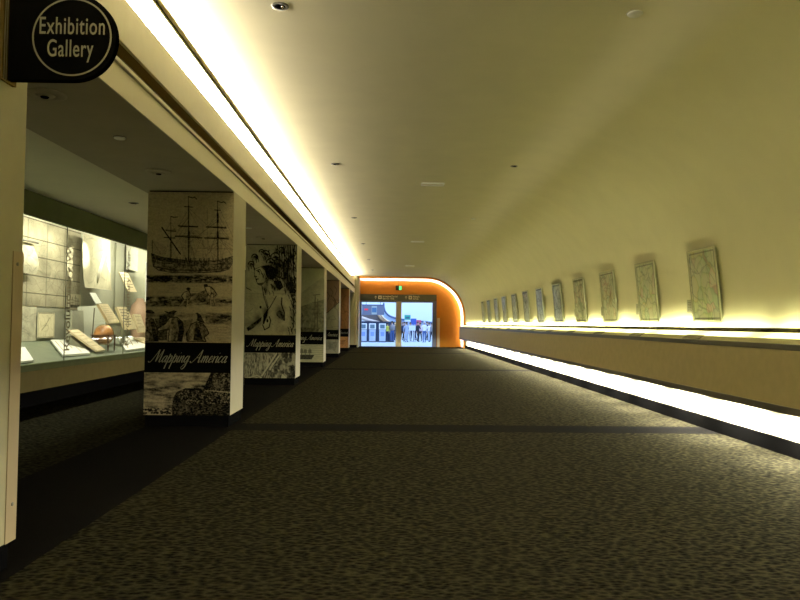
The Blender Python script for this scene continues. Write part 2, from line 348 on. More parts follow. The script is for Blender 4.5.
# ------------------------------------------------------------------ pen lettering ("Mapping America")
def catm(p, k=7):
    out = []; p = [p[0]]+list(p)+[p[-1]]
    for i in range(1, len(p)-2):
        for j in range(k):
            t = j/k; a, b, c2, d = p[i-1:i+3]
            out.append(tuple(.5*((2*b[q])+(-a[q]+c2[q])*t+(2*a[q]-5*b[q]+4*c2[q]-d[q])*t*t+(-a[q]+3*b[q]-3*c2[q]+d[q])*t**3) for q in (0, 1)))
    out.append(p[-2]); return out
GL = {
 'M': (1.75, [[(-.75,.15),(-.6,-.02),(-.3,.1),(.1,.9),(.5,1.95)], [(.5,1.95),(.6,1.0),(.62,.1)], [(.62,.1),(1.3,1.95)], [(1.3,1.95),(1.32,1.0),(1.3,.2),(1.45,0),(1.7,.25)]]),
 'a': (.98, [[(.7,.8),(.48,1),(.2,.75),(.08,.3),(.25,0),(.5,.2),(.7,.7)], [(.74,1),(.68,.5),(.68,.15),(.8,0),(1.0,.25)]]),
 'p': (.95, [[(0,.55),(.18,1.05)], [(.18,1.3),(.14,.4),(.1,-1.0)], [(.14,.4),(.4,.98),(.65,.9),(.68,.4),(.45,0),(.2,.1)], [(.45,0),(.7,.05),(.95,.35)]]),
 'i': (.45, [[(0,.5),(.14,1)], [(.14,1),(.1,.2),(.22,0),(.45,.3)], [(.2,1.4),(.24,1.52)]]),
 'n': (.92, [[(.12,1),(.1,0)], [(.1,.3),(.35,.9),(.55,1),(.6,.75),(.55,.2),(.68,0),(.92,.3)]]),
 'g': (.95, [[(.7,.8),(.48,1),(.2,.75),(.08,.3),(.25,0),(.5,.2),(.7,.7)], [(.74,1),(.7,0),(.62,-.7),(.3,-1.05),(.02,-.85),(.2,-.5),(.95,.25)]]),
 ' ': (1.1, []),
 'A': (1.3, [[(-.75,.2),(-.6,-.02),(-.3,.08),(.15,.7),(.75,1.95)], [(.75,1.95),(.78,1.0),(.8,.2),(.92,0),(1.2,.3)], [(.25,.72),(.8,.78)]]),
 'm': (1.4, [[(.12,1),(.1,0)], [(.1,.3),(.32,.9),(.5,1),(.55,.75),(.5,0)], [(.5,.3),(.75,.9),(.95,1),(1.0,.75),(.97,.2),(1.1,0),(1.4,.3)]]),
 'e': (.75, [[(.08,.4),(.5,.6),(.5,.95),(.25,.95),(.06,.4),(.25,0),(.75,.3)]]),
 'r': (.62, [[(.12,1),(.1,0)], [(.1,.35),(.3,.85),(.6,.98)]]),
 'c': (.7, [[(.52,.85),(.4,1),(.15,.75),(.06,.3),(.25,0),(.7,.3)]])}
def pen_text(text, width, parent, y=-.003):
    strokes = []; x = .75
    for ch in text:
        adv, st = GL[ch]
        for p in st: strokes.append([(x+a, b) for a, b in catm(p)])
        x += adv
    tot = x; mb = MB(); sx = width/tot; sz = sx*1.25; sl = .42*sz
    for k, p in enumerate(strokes):
        q = [((a*sx+b*sl)-width/2-.01, b*sz) for a, b in p]; n = len(q); vs = []
        for i, (a, b) in enumerate(q):
            d = Vector((q[min(i+1, n-1)][0]-q[max(i-1, 0)][0], q[min(i+1, n-1)][1]-q[max(i-1, 0)][1])).normalized()
            wd = sx*(.04+.06*max(0, -d.y) if d.y < 0 else .042); e = min(i, n-1-i)/(n-1)
            nx, nz = -d.y*wd, d.x*wd; vs += [(a+nx, y-.0004*(k % 3), b+nz), (a-nx, y-.0004*(k % 3), b-nz)]
        mb.add(vs, [(2*i, 2*i+1, 2*i+3, 2*i+2) for i in range(n-1)])
    return mb.build('lettering', M_letter, parent)

# poster drawings (sketch units: 86 wide, 223 high)
def T(x, y):                     # sketchbook coordinates -> sheet units
    l = 147.3-.0255*(y-193); r = 233.8-.016*(y-193); return ((x-l)/(r-l)*86, y-193)
def TA(p): return [T(135+a/6.957, 180+b/6.957) for a, b in p]
def TB(p): return [T(135+a/6.957, 260+b/6.957) for a, b in p]
def TC(p): return [T(135+a/6.957, 336+b/6.957) for a, b in p]
def band(R, y0=151, y1=181): R.poly([(-1, y0), (90, y0), (90, y1), (-1, y1)], 1.0)
def poster_ship():
    R = Ras(86, 223, 3, seed=3); R.D += .10+.12*R.noise(20, 20)
    for p in ([(243,260),(243,545)], [(367,120),(369,565)], [(572,150),(575,565)]): R.line(TA(p), .55, .85)
    for p in ([(243,400),(243,545)], [(368,190),(369,565)], [(572,215),(575,565)]): R.line(TA(p), 1.05, .85)
    for p in ([(370,370),(370,420)], [(573,240),(573,300)], [(573,370),(573,425)]): R.line(TA(p), 2.0, .85)
    for p in ([(367,122),(395,130),(410,125),(425,138)], [(572,152),(600,160),(615,155),(630,165)], [(243,262),(265,268),(290,265)]): R.line(TA(p), .9, .8)
    for p in ([(298,328),(432,332)], [(275,400),(462,410)], [(495,333),(632,339)], [(482,410),(648,415)]): R.line(TA(p), 1.2, .9)
    for p in ([(210,362),(278,367)], [(195,410),(270,413)], [(340,192),(395,195)], [(552,213),(592,215)]): R.line(TA(p), .9, .8)
    R.line(TA([(180,340),(310,525)]), 1.4, .8)
    for p in ([(367,200),(500,322)], [(367,210),(300,325)], [(367,210),(432,330)], [(572,240),(500,335)], [(572,240),(632,338)], [(585,200),(690,420)], [(375,380),(570,545)], [(590,420),(690,500)],
              [(243,300),(210,362)], [(243,300),(276,366)], [(300,400),(345,560)], [(460,410),(400,560)], [(500,415),(540,560)], [(640,415),(600,560)], [(110,430),(180,540)], [(500,200),(505,560)], [(470,320),(470,540)],
              [(300,480),(690,485)], [(230,415),(205,530)], [(330,380),(420,380)], [(520,380),(620,380)], [(460,410),(500,560)]):
        R.line(TA(p), .35, .7, .6)
    for x0, x1, yt in ((345, 395, 350), (550, 600, 350), (228, 262, 420)):
        for k in range(6): R.line(TA([((x0+x1)/2, yt), (x0-15+(x1-x0+30)*k/5, 560)]), .3, .75, .55)
    R.hatch(TA([(100,430),(150,440),(210,470),(200,540),(110,520)]), .7, 1.1, .7, .5)
    R.line(TA([(113,430),(112,520)]), .5, .8)
    hull = [(150,255),(160,258.5),(175,260.5),(190,262),(205,262),(218,261.5),(227,259),(233,257),(233,263),(229,270),(220,273),(190,274.5),(170,274),(157,272),(152,268)]; hull = [T(*p) for p in hull]
    R.poly(hull, .5, .85, tex=.5); R.hatch(hull, PI/2, 1.3, .85, .55); R.line(hull+[hull[0]], .55, .85)
    R.poly([T(*p) for p in [(150,255),(160,258.5),(190,262),(190,265),(160,263),(151,260)]], .75, .7, tex=.3)
    R.line([T(152,268), T(170,271.5), T(200,272), T(228,269)], .9, .85); R.line([T(152,263.5), T(190,267), T(230,264)], .4, .8)
    for k in range(12): x = 163+k*5.3; R.ell(*T(x, 265.5), .55, .5, .9)
    R.ell(*T(152.5, 262), 2.2, 3, .8, .6)
    for k in range(9): x = 185+k*4.6; R.line([T(x, 262), T(x+.5, 259.5)], .8, .75, .8)
    for k in range(22): y = 274+k*.35+2*R.rs.rand(); x = 147+R.rs.rand()*70; R.line([T(x, y), T(x+8+12*R.rs.rand(), y+.2)], .3, .6, .6)
    # shores
    for k in range(46):
        x = 330+10*R.rs.randn(); x2 = 570 if k % 2 else 367; yt = 260+200*R.rs.rand(); R.line(TA([(x2, yt), (x2+90*R.rs.randn(), yt+60+120*R.rs.rand())]), .28, .8, .55)
    for k in range(70): x = 120+560*R.rs.rand(); R.line(TA([(x, 545+12*R.rs.rand()), (x+10*R.rs.randn(), 562+60*R.rs.rand())]), .4, .9, .6)
    for q in ((367,340,60), (367,405,80), (572,340,55), (572,412,75), (243,365,35)): R.line(TA([(q[0]-q[2], q[1]-8), (q[0]+q[2], q[1]-6)]), 1.3, .8, .45)
    nz = R.noise(5, 1.6, 3)
    def strip(y0, y1, dark, x0=0, x1=86, soft=2):
        m = np.clip((R.yy-y0)/soft, 0, 1)*np.clip((y1-R.yy)/soft, 0, 1)*((R.xx >= x0) & (R.xx <= x1)); R.blend(m*np.clip(nz*1.9-.35, 0, 1), dark)
    strip(83, 92, .95); strip(84, 91, .95, 2, 26); strip(82.5, 90, .9, 44, 80); strip(104, 116, .9, 0, 40); strip(105, 115, .9, 40, 86, 3); strip(120, 127, .5); strip(122, 138, .95, 14, 24); strip(121, 133, .85, 60, 86)
    for k in range(60): y = 90+60*R.rs.rand(); x = 86*R.rs.rand(); R.line([(x, y), (x+6+9*R.rs.rand(), y+R.rs.rand()*1.2)], .3, .7, .5)
    # two men digging with a sack
    def man(pts, v=.35):
        q = TB(pts); cx = sum(a for a, b in q)/len(q); R.poly(q, v, .95, tex=.45); R.poly([(max(a, cx+.4*(a-cx)+1.2), b) for a, b in q], .8, .45, tex=.4); R.line(q+[q[0]], .8, .98)
    R.poly(TB([(380,240),(430,240),(490,215),(520,230),(500,285),(440,300),(400,295)]), .6, .9, tex=.3)
    man([(335,235),(372,222),(385,262),(372,285),(335,285),(318,260)], .15); man([(480,195),(515,190),(545,212),(572,252),(560,258),(530,235),(520,262),(500,240)], .15)
    for p in ([(340,285),(318,315),(302,330)], [(360,285),(358,320),(352,335)], [(528,255),(522,290),(525,318)], [(548,250),(548,290),(560,325)], [(570,252),(545,270)]): R.line(TB(p), 1.4, .35); R.line([(a-.8, b) for a, b in TB(p)], .45, .9)
    R.ell(*TB([(366,210)])[0], 2.3, 1.6, .85); R.ell(*TB([(490,186)])[0], 2.3, 1.8, .9)
    # three men in coats
    R.hatch(TB([(60,410),(690,390),(690,590),(50,590)]), PI/2, 1.5, .6, .35)
    R.poly(TB([(130,420),(215,405),(215,570),(150,570)]), .8, .75, tex=.2); R.poly(TB([(330,430),(400,420),(370,500),(335,560)]), .7, .6, tex=.3)
    man([(55,430),(85,412),(120,425),(140,480),(152,575),(50,578)], .45); man([(235,412),(285,408),(325,440),(335,500),(320,575),(222,575),(232,490),(150,505),(148,490),(205,455)], .25)
    man([(385,455),(425,438),(470,450),(500,490),(512,520),(480,545),(492,575),(360,575),(350,520),(372,490)], .4)
    R.poly(TB([(285,420),(325,440),(335,500),(318,575),(285,575),(300,490)]), .85, .95); R.poly(TB([(420,460),(440,460),(470,570),(400,570)]), .9, .8, tex=.3)
    R.poly(TB([(385,490),(372,530),(365,575),(350,570),(352,510)]), .8, .7); R.poly(TB([(98,440),(120,440),(150,570),(120,575)]), .85, .7)
    R.ell(*TB([(92,395)])[0], 3.6, 4, .55); R.poly(TB([(55,378),(75,358),(110,360),(132,385),(95,384)]), .9, .95)
    R.ell(*TB([(245,390)])[0], 3.6, 3.5, .7); R.poly(TB([(193,364),(225,372),(262,360),(288,366),(265,384),(215,382)]), .95, .95)
    R.poly(TB([(400,385),(430,375),(455,390),(465,415),(485,450),(450,440),(425,430)]), .9, .95); R.ell(*TB([(413,405)])[0], 2.6, 4, .25)
    for k in range(70): x = 55+450*R.rs.rand(); y = 430+140*R.rs.rand(); R.line(TB([(x, y), (x+14, y+20)]), .3, .9, .45)
    # beach and treasure chest under the title band
    nz = R.noise(9, 2, 3); m = (R.yy > 180).astype(float); R.blend(m*np.clip(nz*2-.75, 0, 1), .8)
    R.poly(TC([(470,380),(525,262),(690,262),(690,395)]), .80, .95, tex=.3); R.poly(TC([(470,380),(525,262),(548,262),(500,385)]), 1, .95)
    R.poly(TC([(250,560),(255,440),(285,395),(345,370),(440,368),(495,385),(600,395),(690,405),(690,560)]), .88, .97, tex=.16)
    for k in range(160): x = 300+370*R.rs.rand(); y = 385+90*R.rs.rand(); q = TC([(x, y)])[0]; R.ell(q[0], q[1], .8, .7, .45, .7)
    for k in range(50): x = 540+130*R.rs.rand(); y = 275+100*R.rs.rand(); q = TC([(x, y)])[0]; R.ell(q[0], q[1], 1, .8, .5, .7)
    R.poly(TC([(262,480),(570,505),(570,548),(262,548)]), .68, .8, tex=.15); R.line(TC([(255,475),(575,500),(660,410)]), .8, 1); R.line(TC([(575,500),(575,556)]), .9, 1)
    for x in (400, 485): R.line(TC([(x-12,505),(x-12,530),(x+12,532),(x+14,508)]), 1.2, 1)
    for k in range(90): x = 40+200*R.rs.rand(); y = 512+36*R.rs.rand(); q = TC([(x, y)])[0]; R.ell(q[0], q[1], 1.5, .9, .9 if k % 3 else .2, .8)
    R.D = np.clip(R.D*1.25+.04, 0, 1); R.grain(.2); R.grain(.12, 3, 1); band(R); return R
def poster_portrait():
    R = Ras(52, 135, 3, seed=5, paper=(.42, .40, .265)); R.D += .12+.14*R.noise(10, 10)
    def t(x, y): return ((x-61-.0+.02*y)/12.2, (y-45)/12.0)
    def P(l): return [t(a, b) for a, b in l]
    def E(l): return [t(a, b+540) for a, b in l]
    def G(l): return [t(a, b+1140) for a, b in l]
    # reeds and leaves at the right
    R.poly(P([(430,50),(690,50),(680,600),(560,600),(520,380),(440,330),(370,240)]), .55, .85, tex=.6)
    for k in range(22):
        x = 440+11.5*k+8*R.rs.rand(); R.line(P([(x, 50), (x-20+40*R.rs.rand(), 200), (x-30+60*R.rs.rand(), 420+150*R.rs.rand())]), .35+.9*R.rs.rand(), .95 if k % 2 else .1, .8)
    for k in range(16):
        x = 360+300*R.rs.rand(); y = 90+360*R.rs.rand(); R.line([t(x+30*math.cos(a), y+40*math.sin(a)) for a in [i*.5+k for i in range(7)]], 1.0, .95, .8)
    # plumes
    for cx, cy, r in ((300,160,50), (165,195,38), (120,280,34), (420,200,60), (250,130,30), (450,290,70), (360,260,50)):
        R.ell(*t(cx, cy), r/12*1.1, r/12*1.1, .25, .7)
        R.line([t(cx+r*math.cos(a), cy+r*math.sin(a)) for a in [PI+i*.42 for i in range(10)]], 1.1, .85, .85)
        R.poly(P([(cx-r*.6, cy), (cx, cy-r*.5), (cx+r*.8, cy-r*.1), (cx+r*.5, cy+r*.5), (cx, cy+r*.1)]), .95, .8)
    # hair
    R.poly(P([(250,300),(330,290),(430,330),(440,420),(390,470),(340,460),(310,420),(290,360),(240,340)]), .9, .95, tex=.25)
    R.poly(P([(400,480),(490,480),(520,560),(470,600),(430,560)]), .9, .9, tex=.2)
    # face looking left
    R.poly(P([(170,340),(240,310),(290,350),(310,420),(300,480),(270,520),(200,515),(185,490),(180,455),(160,430),(165,400),(160,380)]), .10, .95, out=.45)
    R.line(P([(190,360),(225,345)]), .8, .85); R.ell(*t(212, 372), 1.3, .7, .9); R.line(P([(165,425),(185,432)]), .9, .85); R.line(P([(180,465),(205,460)]), .8, .85)
    R.poly(P([(190,515),(290,500),(250,545),(210,535)]), .8, .9)
    # neck and torso
    R.poly(P([(290,500),(380,470),(400,560),(470,610),(600,650),(640,800),(640,1140),(60,1140),(70,900),(160,760),(280,640)]), .18, .9, tex=.08)
    R.line(E([(500,150),(495,230),(530,330),(530,420)]), 1.2, .85); R.line(E([(640,160),(650,330),(640,500),(615,560)]), .8, .9)
    R.poly(E([(435,320),(470,300),(520,330),(530,430),(470,400),(430,360)]), .75, .8, tex=.3)
    R.line(E([(255,10),(280,150),(320,270)]), .9, .85); R.line(E([(430,130),(350,270),(280,350)]), .9, .85); R.line(E([(290,130),(330,260),(300,340)]), .6, .85)
    R.poly(E([(200,420),(250,380),(240,430),(150,520),(80,560),(60,520)]), .85, .85, tex=.2); R.poly(E([(270,360),(330,300),(320,370),(280,470),(262,470)]), .9, .9)
    R.line(E([(345,380),(360,430),(340,510),(285,540),(262,480)]), 1, .85); R.ell(*t(235, 805), 1.2, 1.6, .9); R.ell(*t(320, 970), 1.2, 2, .85)
    R.line(E([(60,30),(120,60)]), .7, .85); R.poly(E([(580,30),(640,10),(680,60),(660,130),(620,140)]), .9, .8, tex=.3)
    sh = lambda cx, cy, rx, ry, v, a: R.blend(np.exp(-((R.xx-t(cx, cy)[0])/(rx/12))**2-((R.yy-t(cx, cy)[1])/(ry/12))**2)*a, v)
    for q in ((560,420,70,160,.95,.75), (400,380,90,90,1,.9), (330,330,60,50,.9,.7), (455,260,80,70,.9,.7), (300,200,30,50,.9,.7), (160,200,40,30,.9,.5), (110,290,40,30,.9,.5), (620,200,60,120,.85,.6),
              (250,450,60,70,.5,.35), (300,560,40,90,.75,.6), (420,560,50,60,.9,.7), (470,860,60,100,.8,.7), (630,900,40,240,.85,.6), (120,1010,110,50,.75,.6), (200,940,40,60,.9,.6), (300,860,40,70,.9,.6), (540,1090,120,60,.6,.5), (120,700,120,60,.35,.5), (340,720,90,60,.45,.4), (620,560,60,90,.95,.8)): sh(*q)
    R.poly(P([(170,345),(235,318),(262,360),(255,440),(240,500),(205,505),(188,485),(182,455),(163,430),(168,400),(162,380)]), .12, .6); R.ell(*t(212, 372), 1.3, .8, .95); R.line(P([(188,358),(228,343)]), .9, .9); R.line(P([(165,425),(188,432)]), 1, .9); R.line(P([(180,467),(208,460)]), 1, .9)
    for k in range(420):
        x = 70+600*R.rs.rand(); y = 60+1050*R.rs.rand(); d = R.D[min(R.H-1, max(0, int(t(x, y)[1]*3))), min(R.W-1, max(0, int(t(x, y)[0]*3)))]
        if d > .3 and (y < 620 or x > 560): R.line([t(x, y), t(x+14, y+26), t(x+16, y+50)], .6, 1, .8)
        elif k % 3 == 0: R.line([t(x, y), t(x+22, y+14)], .4, .6, .5)
    R.D = np.clip((R.D-.1)*1.3+.08+.34*(R.noise(3, 3, 3)-.5), 0, 1)
    R.line([t(55, 637), t(690, 640)], .6, .6, .5); R.line(E([(60,320),(110,310),(140,280)]), .5, .6)
    # foliage below the band
    y0 = t(0, 1140+225)[1]
    R.poly([(-1, y0), (53, y0), (53, 136), (-1, 136)], .5, 1, tex=.5)
    for k in range(90): x = 50+330*R.rs.rand(); y = 225+260*R.rs.rand(); R.line(G([(x, y), (x+15*R.rs.rand(), y+60), (x-10, y+110)]), .6, .95 if k % 2 else .05, .7)
    for k in range(40): x = 380+290*R.rs.rand(); y = 240+280*R.rs.rand(); R.ell(*t(x, y+1140), 2.2, 3.4, .95 if k % 4 else .35, .75)
    for p in ([(430,230),(330,380),(230,530)], [(460,260),(380,370),(350,420)], [(80,530),(200,500),(240,510)]): R.line(G(p), 1.8, .1); R.line([(a+1.3, b) for a, b in G(p)], .5, .95)
    R.poly(G([(500,470),(540,500),(560,545),(480,545)]), .1, .9)
    R.grain(.08); sc = 135/223; band(R, 151*sc, 181*sc); R.poly([(-1, y0-14), (-1, y0-14)], 1, 0); return R
def poster_hills():
    R = Ras(40, 104, 2.6, seed=8, paper=(.42, .42, .26)); R.D += .08+.08*R.noise(10, 10)
    R.poly([(12,30),(24,20),(38,10),(41,14),(41,60),(0,60),(0,34)], .35, .8, tex=.15); R.poly([(0,52),(16,42),(41,34),(41,75),(0,75)], .65, .8, tex=.3); R.hatch([(0,52),(16,42),(41,34),(41,75),(0,75)], .9, 1.1, .8, .4)
    for x, y in ((13, 46), (16, 50), (30, 30), (33, 34)): R.line([(x, y), (x, 72)], .7, .85); R.line([(x-3, y+8), (x+3, y+8)], .5, .85); R.line([(x-3.5, y+16), (x+3.5, y+16)], .5, .85); R.line([(x, y), (x-4, 70)], .3, .8); R.line([(x, y), (x+4, 70)], .3, .8)
    R.line([(28,30),(35,29)], .8, .8); R.poly([(8,66),(36,66),(33,71),(10,71)], .85, .85, tex=.2)
    R.hatch([(0,84),(41,84),(41,104),(0,104)], PI/2, 2.4, .6, .4); R.poly([(9,96),(30,96),(27,101),(11,101)], .9)
    for x in (12, 16, 20, 25): R.line([(x, 88+x % 3), (x, 97)], .7, .85); R.poly([(x-1.5, 90), (x+1.5, 90), (x+2, 94), (x-2, 94)], .7)
    R.grain(.08); sc = 104/223; band(R, 151*sc, 181*sc); return R
def mapras(w, h, n, seed, paper, cells, lines=10, borders=.9, frame=True, tone=.1, cols=None):
    R = Ras(w, h, n, seed=seed, paper=paper); rs = R.rs; R.D += tone*R.noise(w/5, h/5)
    pts = rs.rand(cells, 2)*[w, h]; wx = R.xx+(R.noise(w/4, h/4)-.5)*w*.25; wy = R.yy+(R.noise(w/4, h/4)-.5)*h*.12
    d = np.stack([np.hypot(wx-a, wy-b) for a, b in pts], -1); o = np.sort(d, -1); id_ = np.argmin(d, -1)
    e = np.clip(1-(o[..., 1]-o[..., 0])*n/1.6, 0, 1)
    if cols is not None:
        tint = np.array(cols)[rs.randint(0, len(cols), cells)][id_]; k = .10+.75*np.clip(1-(o[..., 1]-o[..., 0])/(w*.08), 0, 1)[..., None]*np.clip(R.noise(w/3, h/3)*2.4-.6, 0, 1)[..., None]; R.tint = 1-(1-tint)*k
    R.blend(e*borders, .75)
    for _ in range(lines):
        p = [(rs.rand()*w, rs.rand()*h)]; a = rs.rand()*6
        for i in range(6): a += rs.randn()*.5; p.append((p[-1][0]+math.cos(a)*w*.08, p[-1][1]+math.sin(a)*w*.08))
        R.line(p, .5/n*1.5, .7, .7)
    if frame: R.line([(w*.04, h*.03), (w*.96, h*.03), (w*.96, h*.97), (w*.04, h*.97), (w*.04, h*.03)], 1.3/n, .8)
    return R
def poster_map4():
    R = mapras(30, 78, 3, 11, (.32, .32, .23), 16, 26, .5, False, .25)
    R.tint = np.ones((R.H, R.W, 3)); top = R.pmask([(0,0),(31,0),(31,22),(18,34),(0,44)]); R.tint = 1-top[..., None]*(1-np.array([.95, .66, .60])); R.blend(top*.35, .5); R.D = np.clip(R.D, 0, 1)
    R.line([(0,44),(18,34),(31,22)], .7, .8)
    for k in range(16): x = 2+26*R.rs.rand(); y = 4+20*R.rs.rand(); R.line([(x, y), (x+3, y+4), (x+1, y+9)], .6, .7)
    R.poly([(2,64),(29,66),(27,74),(5,75)], .5, .7, tex=.4)
    sc = 78/223; band(R, 151*sc, 181*sc); return R
def poster_map5():
    R = mapras(26, 67, 3, 12, (.42, .22, .09), 14, 30, .5, False, .3); sc = 67/223; R.poly([(3,60),(23,58),(20,63),(5,64)], .6, .7, tex=.3); band(R, 151*sc, 181*sc); return R

# ------------------------------------------------------------------ pillars
PW = XP-XQ; PDEP = .87; PTOP = 3.475; PBOT = .17
def pillar(y, label, ras=None, guard=False, plabel=None):
    t = thing('pillar', label, 'pillar', ((XP+XQ)/2, y, 0), 0, 'square pillars between corridor and gallery')
    MB().box((-PW/2, .03, PBOT), (PW/2, PDEP, ZS)).build('shaft', M_cream, t, bevel=.006)
    MB().box((-PW/2+.015, .045, 0), (PW/2-.03, PDEP-.02, PBOT)).build('base', M_black, t)
    MB().box((-PW/2+.02, .02, PTOP), (PW/2-.02, .028, ZS-.005)).build('shadow_gap', M_black, t)
    if ras:
        p = sheet('poster', ras, PW, PTOP-PBOT, t, .02, M_cream); p.location = (0, .008, PBOT); p['label'] = plabel
        L = pen_text('Mapping America', PW*.90, p); L.location = (0, 0, .777)
    if guard:
        MB().box((PW/2-.002, PDEP-.115, PBOT), (PW/2+.006, PDEP+.002, 1.98)).build('corner_guard', M_guard, t)
        MB().lathe([(.012, 0), (.012, .004), (.004, .006)]).build('screw', M_trim, t)
        s = [c for c in t.children if c.name.startswith('screw')][0]; s.rotation_euler = (0, PI/2, 0); s.location = (PW/2+.006, PDEP-.07, 1.9)
        MB().lathe([(.012, 0), (.012, .004), (.004, .006)]).build('screw', M_trim, t)
        s = [c for c in t.children if c.name.startswith('screw')][-1]; s.rotation_euler = (0, PI/2, 0); s.location = (PW/2+.006, PDEP-.05, .40)
    return t
pillar(3.5, 'nearest square cream pillar at the left edge of the view, with the round sign on it', None, True)
pillar(-3.4, 'square cream pillar standing behind the camera, without any poster')
for y, fn, lb, pl in ((10.1, poster_ship, 'square pillar with a black and cream poster of a three-masted sailing ship', 'poster of a three-masted ship, men and a treasure chest above and below a black title band'),
                  (16.95, poster_portrait, 'square pillar with an engraved poster of a head with plumes and bare shoulders', 'engraved poster of a plumed head looking left over a black title band'),
                  (23.95, poster_hills, 'square pillar with a pale green poster of hills and small ships', 'pale green poster of hills above tall ships'),
                  (30.9, poster_map4, 'square pillar with a map poster, reddish above and grey green below', 'map poster with a reddish upper corner'),
                  (38.1, poster_map5, 'farthest square pillar, carrying the orange brown map poster', 'orange brown map poster')):
    pillar(y, lb, fn(), False, pl)
MB_ = MB().box((-2.33, 43.488, .17), (-2.222, 43.499, 2.03))
tag(MB_.build('corner_guard', M_guard), 'tan corner guard strip on the blank wall end past the farthest poster pillar', 'corner guard')

# ------------------------------------------------------------------ hanging sign
def text_obj(body, size, mats, parent, loc, rot, sx=1, bold=0, ext=.001, name='lettering', align='CENTER', shear=0, space=1):
    cu = bpy.data.curves.new(name, 'FONT'); cu.body = body; cu.size = size; cu.align_x = align; cu.offset = bold; cu.extrude = ext; cu.shear = shear; cu.space_character = space; cu.space_line = .95
    tmp = bpy.data.objects.new('tmp', cu); C.objects.link(tmp); dg = bpy.context.evaluated_depsgraph_get(); me = bpy.data.meshes.new_from_object(tmp.evaluated_get(dg)); bpy.data.objects.remove(tmp)
    o = bpy.data.objects.new(name, me); me.materials.clear(); me.materials.append(mats); C.objects.link(o)
    if parent: o.parent = parent
    me.transform(Matrix.Diagonal((sx, 1, 1, 1))); o.location = loc; o.rotation_euler = rot; return o
sg = thing('hanging_sign', 'black round-ended Exhibition Gallery sign sticking out from the nearest pillar', 'sign', (XP, 4.10, 3.27))
sx0, R_ = .405, .268
pts = [(.015, 0, R_)]+[(sx0+R_*math.sin(a), 0, R_*math.cos(a)) for a in [PI*i/28 for i in range(29)]]+[(.015, 0, -R_)]
sp = MB().prism(pts, (0, .05, 0)).build('panel', M_blackgloss, sg, bevel=.004)
ring = MB(); n = 64
for k in range(n):
    a, b = 2*PI*k/n, 2*PI*(k+1)/n
    ring.add([(sx0+r*math.sin(q), -.002, r*math.cos(q)) for r, q in ((.240, a), (.240, b), (.230, b), (.230, a))], [(0, 1, 2, 3)])
ring.build('ring', M_letter, sp)
text_obj('Exhibition', .150, M_letter, sp, (sx0, -.003, .018), (PI/2, 0, 0), .60, .0005, space=1.10)
text_obj('Gallery', .150, M_letter, sp, (sx0-.01, -.003, -.120), (PI/2, 0, 0), .58, .0005, space=1.10)
MB().box((.0, -.06, -R_-.012), (.022, .10, R_+.3)).build('wall_plate', M_slot, sg)
MB().box((.0225, -.045, -R_-.004), (.026, -.038, R_+.3)).box((.0225, -.022, -R_-.004), (.026, -.016, R_+.3)).build('edge_strip', M_trim, sg)

# ------------------------------------------------------------------ ceiling fittings
def spotlight_fit(loc, label):
    t = thing('recessed_spotlight', label, 'ceiling light', loc, 0, 'recessed spotlights in the ceilings')
    MB().lathe([(.085, 0), (.085, -.006), (.06, -.008), (.055, -.001)]).build('trim_ring', M_trim, t, True)
    MB().lathe([(.052, -.009), (.03, -.0095), (.001, -.008)], seg=16).build('dark_throat', M_black, t, True)
    MB().tube([(.02, -.02, -.006), (.03, .01, -.012)], .012, 8).build('lamp', M_chrome, t, True)
    return t
def disc_fit(loc, label, r=.075, name='smoke_detector'):
    t = thing(name, label, 'smoke detector', loc, 0, 'round cream ceiling discs')
    MB().lathe([(r, 0), (r, -.012), (r*.9, -.02), (r*.2, -.024)], seg=24).build('body', M_white, t, True)
    MB().lathe([(r*1.08, 0), (r*1.08, -.004), (r, -.005)], seg=24).build('rim', M_trim, t, True)
    return t
ordn = ['nearest', 'second', 'third', 'fourth', 'fifth', 'farthest']
s0 = None
for k, y in enumerate((6.47, 12.97, 19.6, 26.0, 32.5, 38.8)):
    lab = '%s dark recessed spotlight in the row along the flat corridor ceiling, beside the bright cove' % ordn[k]
    s0 = spotlight_fit((-1.1, y, ZC), lab) if k == 0 else dup(spots0, (-1.1, y, ZC), lab)
    if k == 0: spots0 = s0
d0 = disc_fit((2.35, 6.5, ZC), 'nearest round cream disc on the right part of the corridor ceiling')
for k, y in enumerate((12.95, 19.5, 32.6)):
    if k == 0: dup(spots0, (2.35, y, ZC), 'small dark spotlight alone on the right half of the corridor ceiling, nearest there')
    else: dup(d0, (2.35, y, ZC), ['', 'middle round cream disc on the right part of the corridor ceiling', 'farthest round cream disc on the right part of the corridor ceiling'][k])
def vent(loc, label):
    t = thing('ceiling_vent', label, 'air vent', loc, 0, 'slot vents in the corridor ceiling')
    MB().box((-.25, -.13, -.03), (.25, -.09, 0)).box((-.25, .09, -.03), (.25, .13, 0)).box((-.25, -.09, -.02), (-.23, .09, 0)).box((.23, -.09, -.02), (.25, .09, 0)).build('frame', M_white, t)
    MB().box((-.23, -.09, -.003), (.23, .09, 0)).build('dark_slot', M_black, t)
    for k in range(5): MB().slab([(-.23, -.07+.034*k, -.004), (.23, -.07+.034*k, -.004), (.23, -.055+.034*k, -.016), (-.23, -.055+.034*k, -.016)], (0, .002, 0)).build('slat', M_ceil, t)
    return t
v0 = vent((.88, 14.7, ZC), 'nearest rectangular slot vent in the middle of the corridor ceiling')
for y, q in ((25.1, 'second'), (35.6, 'third'), (42.6, 'farthest')): dup(v0, (.95, y, ZC), '%s rectangular slot vent %s' % (q, 'just before the orange arch' if y > 40 else 'along the middle of the corridor ceiling'))
